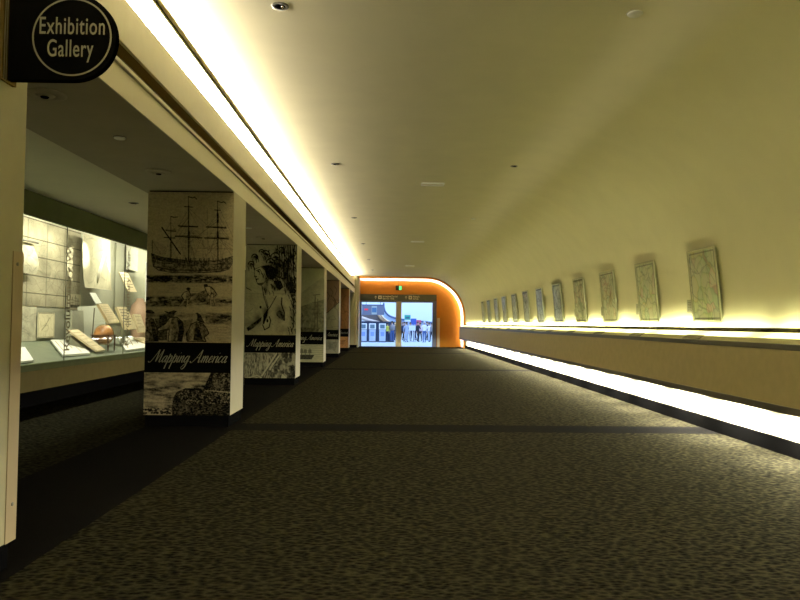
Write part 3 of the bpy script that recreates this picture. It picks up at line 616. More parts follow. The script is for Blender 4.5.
# soffit fittings
def eyeball(loc, label):
    t = thing('eyeball_downlight', label, 'ceiling light', loc, 0, 'eyeball downlights in the soffit')
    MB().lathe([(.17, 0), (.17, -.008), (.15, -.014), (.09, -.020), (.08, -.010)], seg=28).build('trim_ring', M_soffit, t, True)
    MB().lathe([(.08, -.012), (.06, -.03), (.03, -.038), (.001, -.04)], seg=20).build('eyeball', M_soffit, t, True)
    MB().lathe([(.036, 0), (.03, -.01), (.001, -.008)], c=(.01, -.03, -.036), seg=14).build('lamp_opening', M_black, t)
    return t
e0 = eyeball((-3.0, 5.84, ZS), 'largest round downlight in the dark soffit, just past the nearest pillar')
dup(e0, (-3.05, 8.85, ZS), 'round downlight in the soffit just before the sailing ship pillar')
dup(e0, (-2.95, 15.6, ZS), 'round downlight in the soffit just before the plumed head pillar')
dd = disc_fit((-2.9, 7.2, ZS), 'small cream disc in the dark soffit in front of the sailing ship pillar', .06)
dup(dd, (-2.95, 14.0, ZS), 'small cream disc in the soffit between ship pillar and plumed head pillar')
g = dup(spots0, (-4.45, 11.7, ZG), 'small dark spotlight in the pale gallery ceiling left of the ship pillar')

# ------------------------------------------------------------------ right display ledge
lg = thing('display_ledge', 'long tan wall ledge with glowing top running the whole right side', 'display ledge', (0, 0, 0))
LX, LY0, LY1 = 4.35, -5.9, 43.2
MB().box((LX, LY0, .66), (LX+.04, LY1, 1.30)).box((LX, LY1-.03, .62), (XR, LY1, 1.36)).box((LX+.04, LY0, .62), (4.56, LY1-.03, .66)).build('front_panel', M_tan, lg)
MB().box((LX-.012, LY0, 1.30), (LX+.05, LY1, 1.365)).build('top_trim', M_trim, lg, bevel=.004)
MB().box((LX-.012, LY0, .595), (LX+.07, LY1, .68)).build('bottom_trim', M_trim, lg, bevel=.004)
MB().slab([(LX+.05, LY0, 1.362), (4.50, LY0, 1.42), (4.50, LY1, 1.42), (LX+.05, LY1, 1.362)], (0, 0, -.012)).build('label_shelf', M_ledge, lg)
# glowing glass panels, one per bay
for k in range(-8, 22):
    ya, yb = 8.25+PER*k, 8.25+PER*(k+1)-.012
    if yb < LY1: MB().slab([(4.502, ya, 1.421), (4.684, ya, 1.486), (4.684, yb, 1.486), (4.502, yb, 1.421)], (0, 0, -.006)).build('glowing_panel', M_acryl, lg)
MB().box((4.685, LY0, 1.480), (4.728, LY1, 1.543)).build('rear_rail', mat('rail_olive', (.014, .012, .005), .8, spec=0), lg, bevel=.003)
MB().box((4.40, LY0, 1.20), (XR, LY1, 1.22)).box((4.40, LY0, 1.22), (4.42, LY1, 1.35)).box((4.56, LY0, .62), (4.58, LY1, 1.20)).box((4.58, LY0, .62), (XR, LY1, .635)).build('light_trough', M_white, lg)

# ------------------------------------------------------------------ maps on the right wall
pal = [(1, .72, .78), (.8, .95, .62), (.98, .93, .55), (.72, .84, .9), (.95, .8, .62), (.75, .95, .8)]
palb = [(.8, .84, .95), (.86, .9, .95), (.9, .84, .88), (.8, .9, .95)]
MAPY = [10.42, 12.72, 14.95, 17.2, 19.45, 21.75, 23.95, 26.2, 28.5, 30.7, 33.0, 35.1]
MW, MH, MT = .92, 1.12, .05
MAPY = [y-.2 for y in MAPY]
desc = ['nearest framed map on the vaulted wall, pale with pink and green regions at its foot', 'second nearest framed map on the vaulted wall, yellow green tinted', 'third nearest framed map on the vaulted wall, reddish grey tinted',
        'fourth nearest framed map on the vaulted wall, faint pink and grey', 'fifth nearest framed map on the vaulted wall, with a bluish middle', 'sixth framed map from the viewer, with a light blue upper half']
wordn = ['seventh', 'eighth', 'ninth', 'tenth', 'eleventh', 'twelfth and farthest']
for k, y in enumerate(MAPY):
    lab = desc[k] if k < 6 else '%s framed map from the viewer in the row on the vaulted wall' % wordn[k-6]
    t = thing('framed_map', lab, 'framed map', (XR, y, 1.615), -PI/2, 'framed maps along the vaulted right wall')
    # local x runs towards the viewer (world -y), local -y faces the corridor (world -x)
    res = 4 if k < 3 else 2
    ras = mapras(18, 21, res, 20+k, (.88, .84, .70) if k < 4 else (.74, .74, .78), 30 if k < 6 else 14, 26, .4, True, .18, [pal, [pal[1], pal[2], pal[5], pal[0]], [pal[0], pal[4], pal[3]], [pal[0], pal[3], pal[5]]][min(k, 3)] if k < 4 else palb)
    MB().prism([(-MW/2, -.004, .01), (-MW/2, -.050, .0), (-MW/2, -.155, MH), (-MW/2, -.112, MH)], (MW, 0, 0)).build('acrylic_box', M_glass, t)
    fr = MB()
    def pt(x, z, d=0): return (x, -.050-.105*z/MH-d, z)
    for (xa, za, xb, zb) in ((-MW/2, 0, MW/2, .02), (-MW/2, MH-.02, MW/2, MH), (-MW/2, .02, -MW/2+.018, MH-.02), (MW/2-.018, .02, MW/2, MH-.02)):
        fr.slab([pt(xa, za, .001), pt(xb, za, .001), pt(xb, zb, .001), pt(xa, zb, .001)], (0, .012, 0))
    fr.build('frame', mat('map_frame', (.52, .49, .35), .5), t)
    s = sheet('map_print', ras, MW-.05, MH-.055, t, .02, M_white); s.location = (0, -.040, .028); s.rotation_euler = (math.atan(.105/MH), 0, 0)
    MB().box((-.3, -.03, .45), (.3, 0, .52)).build('wall_mount', M_white, t)
    if k < 8:
        lb = MB().box((-.11, -.008, 0), (.11, 0, .21)); 
        for q in range(6): lb.box((-.085, -.0085, .03+.026*q), (.085-.03*(q % 2), -.008, .036+.026*q), 1)
        o = lb.build('caption_card', [mat('card_grey', (.40, .38, .27), .8), M_ink], None, loc=(XR-.001, y+.66, 1.77)); o.rotation_euler = (0, 0, -PI/2)
        tag(o, 'small caption card on the wall beside the %s framed map' % (['nearest', 'second', 'third', 'fourth', 'fifth', 'sixth', 'seventh', 'eighth'][k]), 'caption card', 'caption cards on the vaulted wall')
    pl = MB().slab([(4.405, -.27, 0), (4.495, -.27, .0522), (4.495, .27, .0522), (4.405, .27, 0)], (0, 0, .010))
    o = pl.build('caption_plate', mat('plate_olive', (.30, .28, .18), .5), None, loc=(0, y-.25, 1.3665))
    tag(o, 'tan caption plate lying on the ledge below the %s framed map' % (ordn[:5]+['sixth', 'seventh', 'eighth', 'ninth', 'tenth', 'eleventh', 'farthest'])[k], 'caption plate', 'caption plates on the ledge')

# ------------------------------------------------------------------ left display case
CX, CY0, CY1 = -5.69, 6.05, 21.95
cs = thing('display_case', 'large lit glass display case built into the green gallery wall', 'display case', (0, 0, 0))
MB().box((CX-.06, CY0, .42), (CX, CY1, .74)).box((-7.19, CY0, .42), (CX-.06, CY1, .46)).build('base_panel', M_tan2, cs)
MB().box((CX-.07, CY0, .74), (CX+.012, CY1, .845)).build('sill', M_green, cs, bevel=.004)
MB().box((-7.19, CY0, .0), (-6.45, CY1, .42)).build('kick_base', M_black, cs)
MB().slab([(CX-.075, CY0, .845), (CX-.075, CY1, .845), (-6.90, CY1, 1.14), (-6.90, CY0, 1.14)], (0, 0, -.02)).build('deck', M_deck, cs)
MB().box((-7.0, CY0, 1.0), (-6.90, CY1, 3.57)).box((-6.9, CY0, 3.54), (CX-.07, CY1, 3.57)).box((-6.9, CY0, .85), (CX-.07, CY0+.04, 3.54)).box((-6.9, CY1-.04, .85), (CX-.07, CY1, 3.54)).build('lining', M_casegrey, cs)
gy = [CY0, 9.3, 12.0, 14.62, 17.25, 19.6, CY1]
panes = []
for a, b in zip(gy[:-1], gy[1:]):
    panes.append(MB().box((CX-.03, a+.004, .845), (CX-.018, b-.004, 3.2)).build('glass_pane', M_glass, cs))
for y in gy[1:-1]: MB().box((CX-.031, y-.004, .845), (CX-.017, y+.004, 3.2)).build('pane_joint', M_trim, cs)
for y, sz in ((12.0, .30), (14.72, .30)):
    o = text_obj('Revolutionary War', sz, mat('olive_lettering', (.20, .17, .09), .8), panes[2 if y < 13 else 3], (CX-.014, y+.17, 1.0), (PI/2, -PI/2, PI/2), .88, .002, .0005, align='LEFT', name='glass_lettering')
def XF(x, y, z): return Vector((x, y, z))
def upright(name, ras, x, y0, y1, z0, z1, label, cat, thick=.01, bulge=None, lean=0, group=None):
    """sheet facing the corridor (+x) on the gallery side"""
    o = sheet(name, ras, y1-y0, z1-z0, None, thick, M_paper, bulge); o.rotation_euler = (-lean, 0, PI/2); o.location = (x, (y0+y1)/2, z0)
    return tag(o, label, cat, group)
cream = (.42, .385, .26)
def muralras():
    R = mapras(48, 64, 4, 31, cream, 10, 30, .6, False, .75)
    for y in (0, 14, 27, 41, 54): R.line([(0, y+.5), (48, y+1.2)], .8, .9, .8)
    for x in (6, 20, 34): R.line([(x, 0), (x, 64)], .5, .8, .7)
    for k in range(120): x = 48*R.rs.rand(); y = 64*R.rs.rand(); R.line([(x, y), (x+.2, y+1+2*R.rs.rand())], .3, .6, .5)
    return R
upright('map_mural', muralras(), -6.885, 12.6, 15.1, 1.82, 3.5, 'large pale street map mural covering the back of the display case', 'mural', .012)
R = mapras(12, 24, 4, 33, (.55, .52, .38), 6, 12, .35, False, .5); upright('wall_map', R, -6.885, 12.55, 13.30, 1.15, 1.81, 'pale map strip below the mural at the left end of the case', 'map', .012)
def ship_print():
    R = Ras(20, 16, 5, paper=cream, seed=6); R.D += .15*R.noise(5, 5)
    for x, y in ((6, 3), (11, 1), (15, 4)): R.line([(x, y), (x, 12)], .5, .85); R.line([(x-2.4, y+3), (x+2.4, y+3)], .4, .85); R.line([(x-3, y+6), (x+3, y+6)], .4, .85); R.line([(x, y), (x-3, 11)], .2, .8); R.line([(x, y), (x+3, 11)], .2, .8)
    R.poly([(2,11),(18,11),(16,14),(4,14)], .85, .9, tex=.2); return R
upright('ship_print', ship_print(), -6.86, 14.55, 15.12, 1.78, 2.12, 'small engraving of a ship at the lower right corner of the mural', 'print', .01)
R = mapras(14, 16, 5, 35, (.50, .47, .34), 5, 10, .4, False, .4)
upright('curled_map', R, -6.78, 12.3, 12.99, 2.42, 3.0, 'old map sheet with a curling lower edge, at the left end of the display case', 'map', .008, lambda u, v: -.06*np.sin(v*PI*1.3)-.03*(1-v)**2)
MB0 = MB().tube([(-6.74, 12.3, 3.02), (-6.74, 13.0, 3.02)], .025, 12); tag(MB0.build('hanging_rod', M_trim), 'grey rod from which the curled old map hangs', 'rod')
R = mapras(13, 10, 6, 36, (.66, .60, .40), 4, 8, .5, True, .2); R.line([(3, 7), (6, 5), (9, 2)], .3, .8)
upright('map_sheet', R, -6.86, 13.31, 13.97, 1.20, 1.70, 'small square map sheet in the grey recess below the mural', 'map', .01)
R = mapras(20, 16, 5, 37, (.42, .39, .27), 7, 16, .35, False, .35)
upright('hanging_map', R, -6.62, 14.62, 16.02, 2.26, 3.42, 'large map sheet hanging forward in the case with a curved lower edge', 'map', .006, lambda u, v: -.05*np.sin(u*PI)-.07*(1-v)**3)
# pale scroll and panels at the right
upright('pale_scroll', mapras(8, 8, 3, 38, (.40, .40, .31), 2, 2, .1, False, .05), -6.82, 17.55, 18.35, 2.88, 3.48, 'plain pale scroll hanging at the right of the large hanging map', 'scroll', .01)
o = MB().box((-6.89, 16.98, 1.5), (-6.86, 17.46, 3.5)).build('backing_panel', M_casegrey); tag(o, 'plain grey green panel just right of the large hanging map', 'panel')
o = MB().box((-6.6, 17.62, 2.05), (-6.50, 18.3, 3.1)); o = o.build('white_panel', M_white, loc=(.15, .25, 0), bevel=.01); tag(o, 'tall bright white panel at the right end of the visible case', 'panel')
v = MB().lathe([(.12, 0), (.20, .03), (.25, .35), (.26, .62), (.21, .86), (.10, .98), (.08, 1.05)], c=(-6.60, 17.95, 1.095), seg=28)
tag(v.build('clay_vessel', mat('pinkish_clay', (.48, .32, .22), .6, noise=.08, nscale=4), smooth=True), 'large rounded pinkish clay vessel at the right end of the case', 'vessel')
# leaning panels and boards (four corners, thickness)
def board(name, q, t, m, label, cat, lines=0, lm=None, group=None):
    c0 = Vector(q[0]); mb = MB().slab([Vector(p)-c0 for p in q], t, 0)
    if lines:
        q = [Vector(p)-c0 for p in q]; nrm = (q[1]-q[0]).cross(q[3]-q[0]).normalized()
        if nrm.dot(Vector((1, -.6, 1))) < 0: nrm = -nrm
        tv = Vector(t); off = nrm*.0015+(tv if tv.dot(nrm) > 0 else Vector((0, 0, 0)))
        def P(u, v): return q[0]*(1-u)*(1-v)+q[1]*u*(1-v)+q[2]*u*v+q[3]*(1-u)*v+off
        for k in range(lines):
            v0 = .12+.78*k/lines; v1 = v0+.14/lines; e = .9-.25*((k*7) % 3)/2
            mb.add([P(.1, v0), P(e, v0), P(e, v1), P(.1, v1)], [(0, 1, 2, 3)], 1)
    return tag(mb.build(name, [m, lm or M_ink], loc=c0), label, cat, group)
M_faint = mat('faint_print', (.40, .33, .20), .8)
M_parch = mat('parchment', (.66, .55, .34), .7, noise=.1, nscale=9)
M_label = mat('label_white', (.80, .80, .74), .6)
board('text_panel', [(-6.35, 15.91, 2.69), (-6.35, 16.42, 2.71), (-6.30, 16.92, 2.27), (-6.30, 16.35, 2.25)], (-.02, 0, 0), M_parch, 'leaning text panel high at the right of the hanging map', 'text panel', 5)
board('label_card', [(-6.3, 14.28, 2.13), (-6.3, 14.56, 2.14), (-6.25, 14.76, 1.93), (-6.25, 14.48, 1.91)], (-.012, 0, 0), M_label, 'small white label card below the large hanging map', 'label card')
tag(MB().tube([(-6.34, 14.62, 1.82), (-6.38, 14.62, 1.05)], .012, 8).build('card_stand', M_trim), 'thin rod stand holding up the small white label card', 'stand')
board('open_book', [(-6.25, 14.60, 1.91), (-6.25, 15.08, 1.92), (-6.12, 15.44, 1.52), (-6.12, 14.87, 1.50)], (-.05, 0, -.02), M_parch, 'parchment coloured book page propped up above the globe', 'book', 7, M_faint)
tag(MB().box((-6.30, 15.1, 1.004), (-6.22, 15.18, 1.62)).build('book_stand', M_casegrey), 'grey block propping the book page above the globe', 'stand')
board('open_book', [(-6.25, 15.58, 1.87), (-6.25, 16.14, 1.88), (-6.12, 16.50, 1.36), (-6.12, 15.78, 1.36)], (-.05, 0, -.02), M_parch, 'large propped book page right of the globe, with dark writing on it', 'book', 6)
tag(MB().box((-6.32, 16.0, 1.01), (-6.24, 16.1, 1.5)).build('book_stand', M_casegrey), 'grey block propping the large page right of the globe', 'stand')
board('book', [(-6.3, 16.72, 1.72), (-6.3, 17.2, 1.72), (-6.2, 17.35, 1.28), (-6.2, 16.85, 1.28)], (-.05, 0, -.02), M_parch, 'small tan book leaning at the far right beside the ship pillar edge', 'book', 4, M_faint)
board('display_block', [(-6.5, 13.95, 1.75), (-6.5, 14.45, 1.76), (-6.42, 14.36, 1.085), (-6.42, 13.80, 1.085)], (-.12, 0, 0), M_casegrey, 'dark grey slanted block below the ship engraving', 'display block')
board('display_block', [(-6.6, 14.62, 1.84), (-6.6, 15.82, 1.90), (-6.5, 15.80, 1.09), (-6.5, 14.50, 1.09)], (-.1, 0, 0), mat('pale_lining', (.42, .43, .34), .8), 'wide pale grey panel standing behind the globe', 'display block')
# slabs on the sloping deck
def dz(x): return .862+(-5.765-x)*.2615
def deckslab(name, pts, h, m, label, cat, lines=0, lm=None, lift=0):
    q = [(x, y, dz(x)+lift) for x, y in pts]; return board(name, q, (0, 0, h), m, label, cat, lines, lm)
deckslab('label_slab', [(-6.46, 10.95), (-5.80, 10.72), (-5.80, 11.16), (-6.46, 12.12)], .03, M_label, 'leftmost white caption slab lying on the case deck, beside the nearest pillar', 'caption slab', 0)
deckslab('label_slab', [(-6.78, 13.66), (-5.90, 12.34), (-5.86, 13.37), (-6.72, 14.55)], .035, M_label, 'white caption slab on the case deck left of the globe', 'caption slab', 4, M_faint)
deckslab('label_slab', [(-6.75, 16.95), (-5.83, 15.06), (-5.86, 16.5), (-6.80, 18.6)], .035, M_label, 'white caption slab on the case deck right of the globe', 'caption slab', 3, M_faint)
board('map_board', [(-6.40, 13.60, 1.36), (-6.40, 14.02, 1.365), (-5.92, 14.22, .95), (-5.88, 13.74, .945)], (-.03, 0, -.03), M_parch, 'parchment board tilted steeply down to the front, left of the globe', 'book', 5, M_faint)
tag(MB().prism([(-6.40, 13.66, 1.03), (-6.40, 13.66, 1.24), (-6.10, 13.70, .96)], (0, .30, 0)).build('board_wedge', M_casegrey), 'dark wedge under the tilted parchment board', 'stand')
board('map_board', [(-6.40, 17.05, 1.13), (-6.38, 17.60, 1.14), (-6.02, 17.55, .985), (-6.05, 16.98, .98)], (-.02, 0, -.03), M_parch, 'flat parchment sheets stacked at the right end of the case deck', 'book', 4, M_faint)
# globe
gl = thing('globe', 'brown antique globe in a dark wooden stand on the case deck', 'globe', (-6.1, 14.55, .952))
n_ = MB()
for i in range(1): pass
sph = MB(); prof_s = [(max(.002, .20*math.sin(PI*i/20)), -.20*math.cos(PI*i/20)) for i in range(21)]; sph.lathe(prof_s, (0, 0, .30), 32); so = sph.build('sphere', M_globe, gl, True)
rg = MB(); rg.lathe([(.215, .285), (.26, .285), (.26, .302), (.215, .302)], seg=36); rg.build('horizon_ring', M_wood, gl)
mr = MB(); mr.tube([(.212*math.cos(a), 0, .30+.212*math.sin(a)) for a in [2*PI*i/32 for i in range(33)]], .007, 6); mr.build('meridian_ring', mat('brass', (.5, .35, .12), .3, metal=1), gl)
for k in range(4):
    a = PI/4+k*PI/2; x, y = .235*math.cos(a), .235*math.sin(a)
    MB().tube([(x, y, .285), (x, y, .2), (x*.98, y*.98, dz(-6.1+x)-.952+.004)], [.013, .017, .011], 10).build('leg', M_wood, gl, True)

# ------------------------------------------------------------------ end portal
def prt(name, mb, m, par=None, **k): return mb.build(name, m, par, **k)
ps = thing('overhead_sign', 'long dark bronze direction sign across the top of the glass doorway', 'sign', (0, YE-.12, 3.06))
pp = MB().box((-2.09, 0, .03), (3.07, .12, .46)).build('panel', M_sign, ps)
M_sl = mat('sign_lettering', (.78, .74, .50), .5)
def arrow(x, z, s):
    m = MB(); m.prism([(x, -.006, z+s), (x-s*.75, -.006, z+s*.2), (x-s*.5, -.006, z), (x-s*.14, -.006, z+s*.4), (x-s*.14, -.006, z-s), (x+s*.14, -.006, z-s), (x+s*.14, -.006, z+s*.4), (x+s*.5, -.006, z), (x+s*.75, -.006, z+s*.2)], (0, .006, 0)); return m
def picto(x, z, s):
    m = MB().box((x-s, -.006, z-s), (x+s, 0, z+s)); m.prism([(x, -.009, z+s*.6), (x-s*.5, -.009, z-s*.1), (x-s*.2, -.009, z-s*.5), (x+s*.2, -.009, z-s*.5), (x+s*.5, -.009, z-s*.1)], (0, .003, 0), 1); return m
for x0, l1, l2, ln in ((-1.05, 'International Terminal', 'Gates G1 - G102', 1.0), (1.0, 'Parking &', 'AirTrain', .5)):
    arrow(x0-.0, .25, .11).build('arrow', M_sl, pp); picto(x0+.29, .25, .115).build('pictogram', [M_sl, M_sign], pp)
    text_obj(l1, .155, M_sl, pp, (x0+.47, -.004, .27), (PI/2, 0, 0), .72, .004, align='LEFT'); text_obj(l2, .155, M_sl, pp, (x0+.47, -.004, .12), (PI/2, 0, 0), .72, .004, align='LEFT')
dr = MB().box((2.80, YE-.06, 0), (3.07, YE+.26, 3.0)).box((PX0, YE-.06, 2.98), (PX1, YE+.26, 3.09)).box((-2.10, YE-.06, 0), (-1.99, YE+.26, 3.0))
struct(dr.build('door_1', M_blue, bevel=.01))
t = MB().box((.33, YE-.14, 0), (.70, YE+.26, 3.03)).box((.31, YE-.15, 0), (.72, YE+.2, .35)); tag(t.build('door_post', M_guardc, bevel=.01), 'cream post between the two openings of the end doorway', 'post')
t = MB().box((3.13, YE-.03, .0), (3.30, YE, 1.95)); tag(t.build('corner_guard', M_guardc), 'pale guard strip on the orange wall right of the doorway', 'corner guard')
ex = thing('exit_sign', 'small dark box with a lit green face hanging above the doorway', 'exit sign', (.50, YE-.5, 3.78))
MB().box((-.21, 0, 0), (.21, .10, .31)).build('housing', M_sign, ex)
MB().box((.02, -.006, .03), (.18, 0, .28)).build('lit_face', mat('exit_green', (.05, .5, .15), .5, emit=(.10, 1.0, .28), estr=1.3), ex)
MB().box((-.01, .04, .31), (.01, .06, 1.47)).build('hanger', M_sign, ex)
tag(MB().lathe([(.05, 0), (.05, .05), (.02, .07)], c=(.46, YE-.35, 4.04), seg=12).build('sprinkler_head', M_sign), 'tiny dark fitting hanging just above the green exit sign', 'sprinkler')

# ------------------------------------------------------------------ terminal hall beyond
HX0, HX1, HY1, HZ = -12.0, 14.0, 66.0, 9.0
struct(MB().box((HX0, YE+.25, -.1), (HX1, HY1, 0.0)).box((-2.1, YE, -.1), (3.1, YE+.25, 0.003)).build('floor_hall', M_hallfloor))
struct(MB().box((HX0, HY1, 0), (HX1, HY1+.1, HZ)).box((HX0-.1, YE, 0), (HX0, HY1, HZ)).box((HX1, YE, 0), (HX1+.1, HY1, HZ)).box((6.0, YE, 0), (HX1, YE+.25, HZ)).box((-9, YE+.0, 8.99), (6.0, YE+.25, 9)).box((-2.45, YE+.05, 5.35), (6.0, YE+.25, HZ)).box((HX0, YE, 0), (-9, YE+.25, HZ)).build('wall_hall', M_hall))
struct(MB().box((HX0, YE, HZ), (HX1, HY1, HZ+.1)).build('ceiling_hall', M_hall))
# curved mezzanine edge
def px(x, y, Y): return ((x-391)/F*Y, Y, 1.55+(323.5-y)/F*Y)
def px3(x, y, Y): return Vector(px(x, y, Y))
M_navy = mat('navy_edge', (.07, .10, .22), .5); M_fascia = mat('hall_blue_fascia', (.40, .50, .68), .6)
cv = catm([(383.5, 303), (384, 308), (385.5, 312), (389, 315.5), (394, 317.5), (400, 319), (415, 320.5), (440, 323)], 6)
mz = thing('mezzanine_edge', 'curved dark line and blue fascia of the upper level in the bright hall', 'balcony', (0, 0, 0))
p3 = [px3(x, y, 64.5) for x, y in cv]
MB().tube(p3, .09, 6).build('edge_rail', M_navy, mz)
fa = MB()
for a, b in zip(p3[:-1], p3[1:]): fa.slab([a+Vector((-.02, .1, 0)), b+Vector((-.02, .1, 0)), b+Vector((-.1, .1, -.55)), a+Vector((-.1, .1, -.55))], (0, .12, 0))
fa.build('fascia', M_fascia, mz)
# overhead grey box with screens
ob = thing('overhead_unit', 'blue grey overhead box with a red sign and a screen in the hall', 'overhead sign', px(373, 315, 57))
MB().box((-.93, 0, 0), (.93, .8, .80)).build('housing', mat('slate', (.16, .19, .28), .5), ob)
MB().box((-.95, -.03, .80), (.95, .8, .86)).build('top_edge', M_navy, ob)
MB().box((-.72, -.03, .38), (-.42, 0, .52)).build('red_sign', mat('red_sign', (.6, .03, .05), .5, emit=(.8, .03, .06), estr=.5), ob)
sf = MB().box((-.12, -.04, .04), (.32, 0, .74)).build('screen_frame', mat('pale_frame', (.42, .50, .5), .5), ob)
MB().box((-.09, -.05, .2), (.29, -.04, .6)).build('screen', mat('screen_blue', (.08, .2, .38), .3), sf)
for x in (-.6, .6): MB().box((x-.02, .3, .86), (x+.02, .34, 9-px(373, 315, 57)[2])).build('hanger', M_navy, ob)
# escalator / sloping underside with handrails
A = [px3(*p) for p in ((361, 315, 59), (378, 314.5, 59), (388, 323, 59), (361, 319, 59))]
es = thing('escalator', 'grey sloping escalator underside with pale orange handrails in the hall', 'escalator', (0, 0, 0))
MB().prism(A, (0, 1.2, 0)).build('underside', mat('dark_taupe', (.17, .15, .15), .6), es)
for i, off in enumerate((0, 2.2)):
    q = [px3(x+off, y-off*.25, 58.9-i*.1) for x, y in catm([(378, 314), (380, 317.5), (383.5, 320.5), (388, 323), (394, 324.5), (399, 326)], 5)]
    MB().tube(q, .085, 8).build('handrail', mat('pale_orange', (.85, .62, .38), .5), es)
MB().tube([px3(x, y, 58.8) for x, y in ((360.5, 318), (368, 320.5), (378, 323), (388, 324.5))], .16, 8).build('lower_band', mat('cream_pink', (.75, .66, .6), .5), es)
# dark counter wall behind kiosks
tag(MB().box((-3.0, 57.5, 0), (.3, 57.9, 1.72)).build('counter_wall', mat('navy_counter', (.04, .06, .12), .5)), 'dark navy counter wall behind the ticket kiosks', 'counter')
k0 = None
for i, x in enumerate((363.5, 372.5, 382.5)):
    lab = ['left', 'middle', 'right'][i]; lab = '%s pale blue self-service kiosk behind the left opening' % lab
    loc = ((x-391)/F*56, 56, 0)
    if i == 0:
        k0 = thing('kiosk', lab, 'kiosk', loc, 0, 'self-service kiosks in the hall')
        kc = MB().box((-.26, 0, .08), (.26, .4, 1.02)).build('cabinet', mat('kiosk_pale', (.50, .62, .80), .5), k0, bevel=.02)
        MB().box((-.28, -.02, 0), (.28, .42, .08)).build('plinth', M_navy, k0)
        kh = MB().slab([(-.28, -.04, 1.05), (.28, -.04, 1.05), (.28, .12, 1.55), (-.28, .12, 1.55)], (0, .18, 0)).build('screen_housing', M_hall, k0)
        MB().slab([(-.19, -.042, 1.14), (.19, -.042, 1.14), (.19, .068, 1.46), (-.19, .068, 1.46)], (0, -.006, 0)).build('screen', mat('screen_teal', (.10, .18, .24), .3), kh)
        MB().slab([(-.15, -.008, .5), (.15, -.008, .5), (.15, -.008, .85), (-.15, -.008, .85)], (0, .01, 0)).build('decal', mat('decal_blue', (.25, .38, .75), .5), kc)
    else: dup(k0, loc, lab)
# queue signs on posts
def postsign(x, y0, y1, hw, Y, m, label, band_=None):
    cx = (x-391)/F*Y; zt = 1.55+(323.5-y0)/F*Y; zb = 1.55+(323.5-y1)/F*Y
    t = thing('post_sign', label, 'sign', (cx, Y, 0), 0, 'queue signs on posts in the hall')
    MB().box((-hw, -.03, zb), (hw, .03, zt)).build('board', m, t, bevel=.01)
    if band_:
        MB().box((-hw, -.035, zb), (hw, -.03, zb+.16)).box((-hw, -.035, zt-.12), (hw, -.03, zt)).build('band', band_, t); MB().box((-hw*.6, -.036, zb+.28), (hw*.6, -.03, zb+.38)).build('print', M_navy, t)
    MB().tube([(0, 0, .03), (0, 0, zb)], .03, 8).build('post', M_navy, t); MB().lathe([(.2, 0), (.2, .02), (.03, .04)]).build('foot', M_navy, t)
postsign(407.5, 313.5, 321.5, .26, 58, mat('sign_green', (.03, .42, .33), .5), 'green and white sign on a tall post in the hall', M_hall)
postsign(413.7, 318.3, 324.3, .24, 59.5, mat('sign_blue', (.06, .12, .50), .5), 'plain blue sign on a post, between the green and the red one')
postsign(418.8, 319.8, 325.2, .22, 61, mat('sign_red', (.55, .10, .16), .5), 'plain red sign on a post behind the queue in the hall')
wt = thing('notice_stand', 'white two-legged notice stand among the travellers', 'notice stand', ((412.2-391)/F*56.5, 56.5, 0))
MB().box((-.28, 0, .98), (.28, .04, 1.40)).build('board', M_hall, wt); 
for x in (-.18, .18): MB().box((x-.025, 0, 0), (x+.025, .04, .98)).build('leg', M_hall, wt)

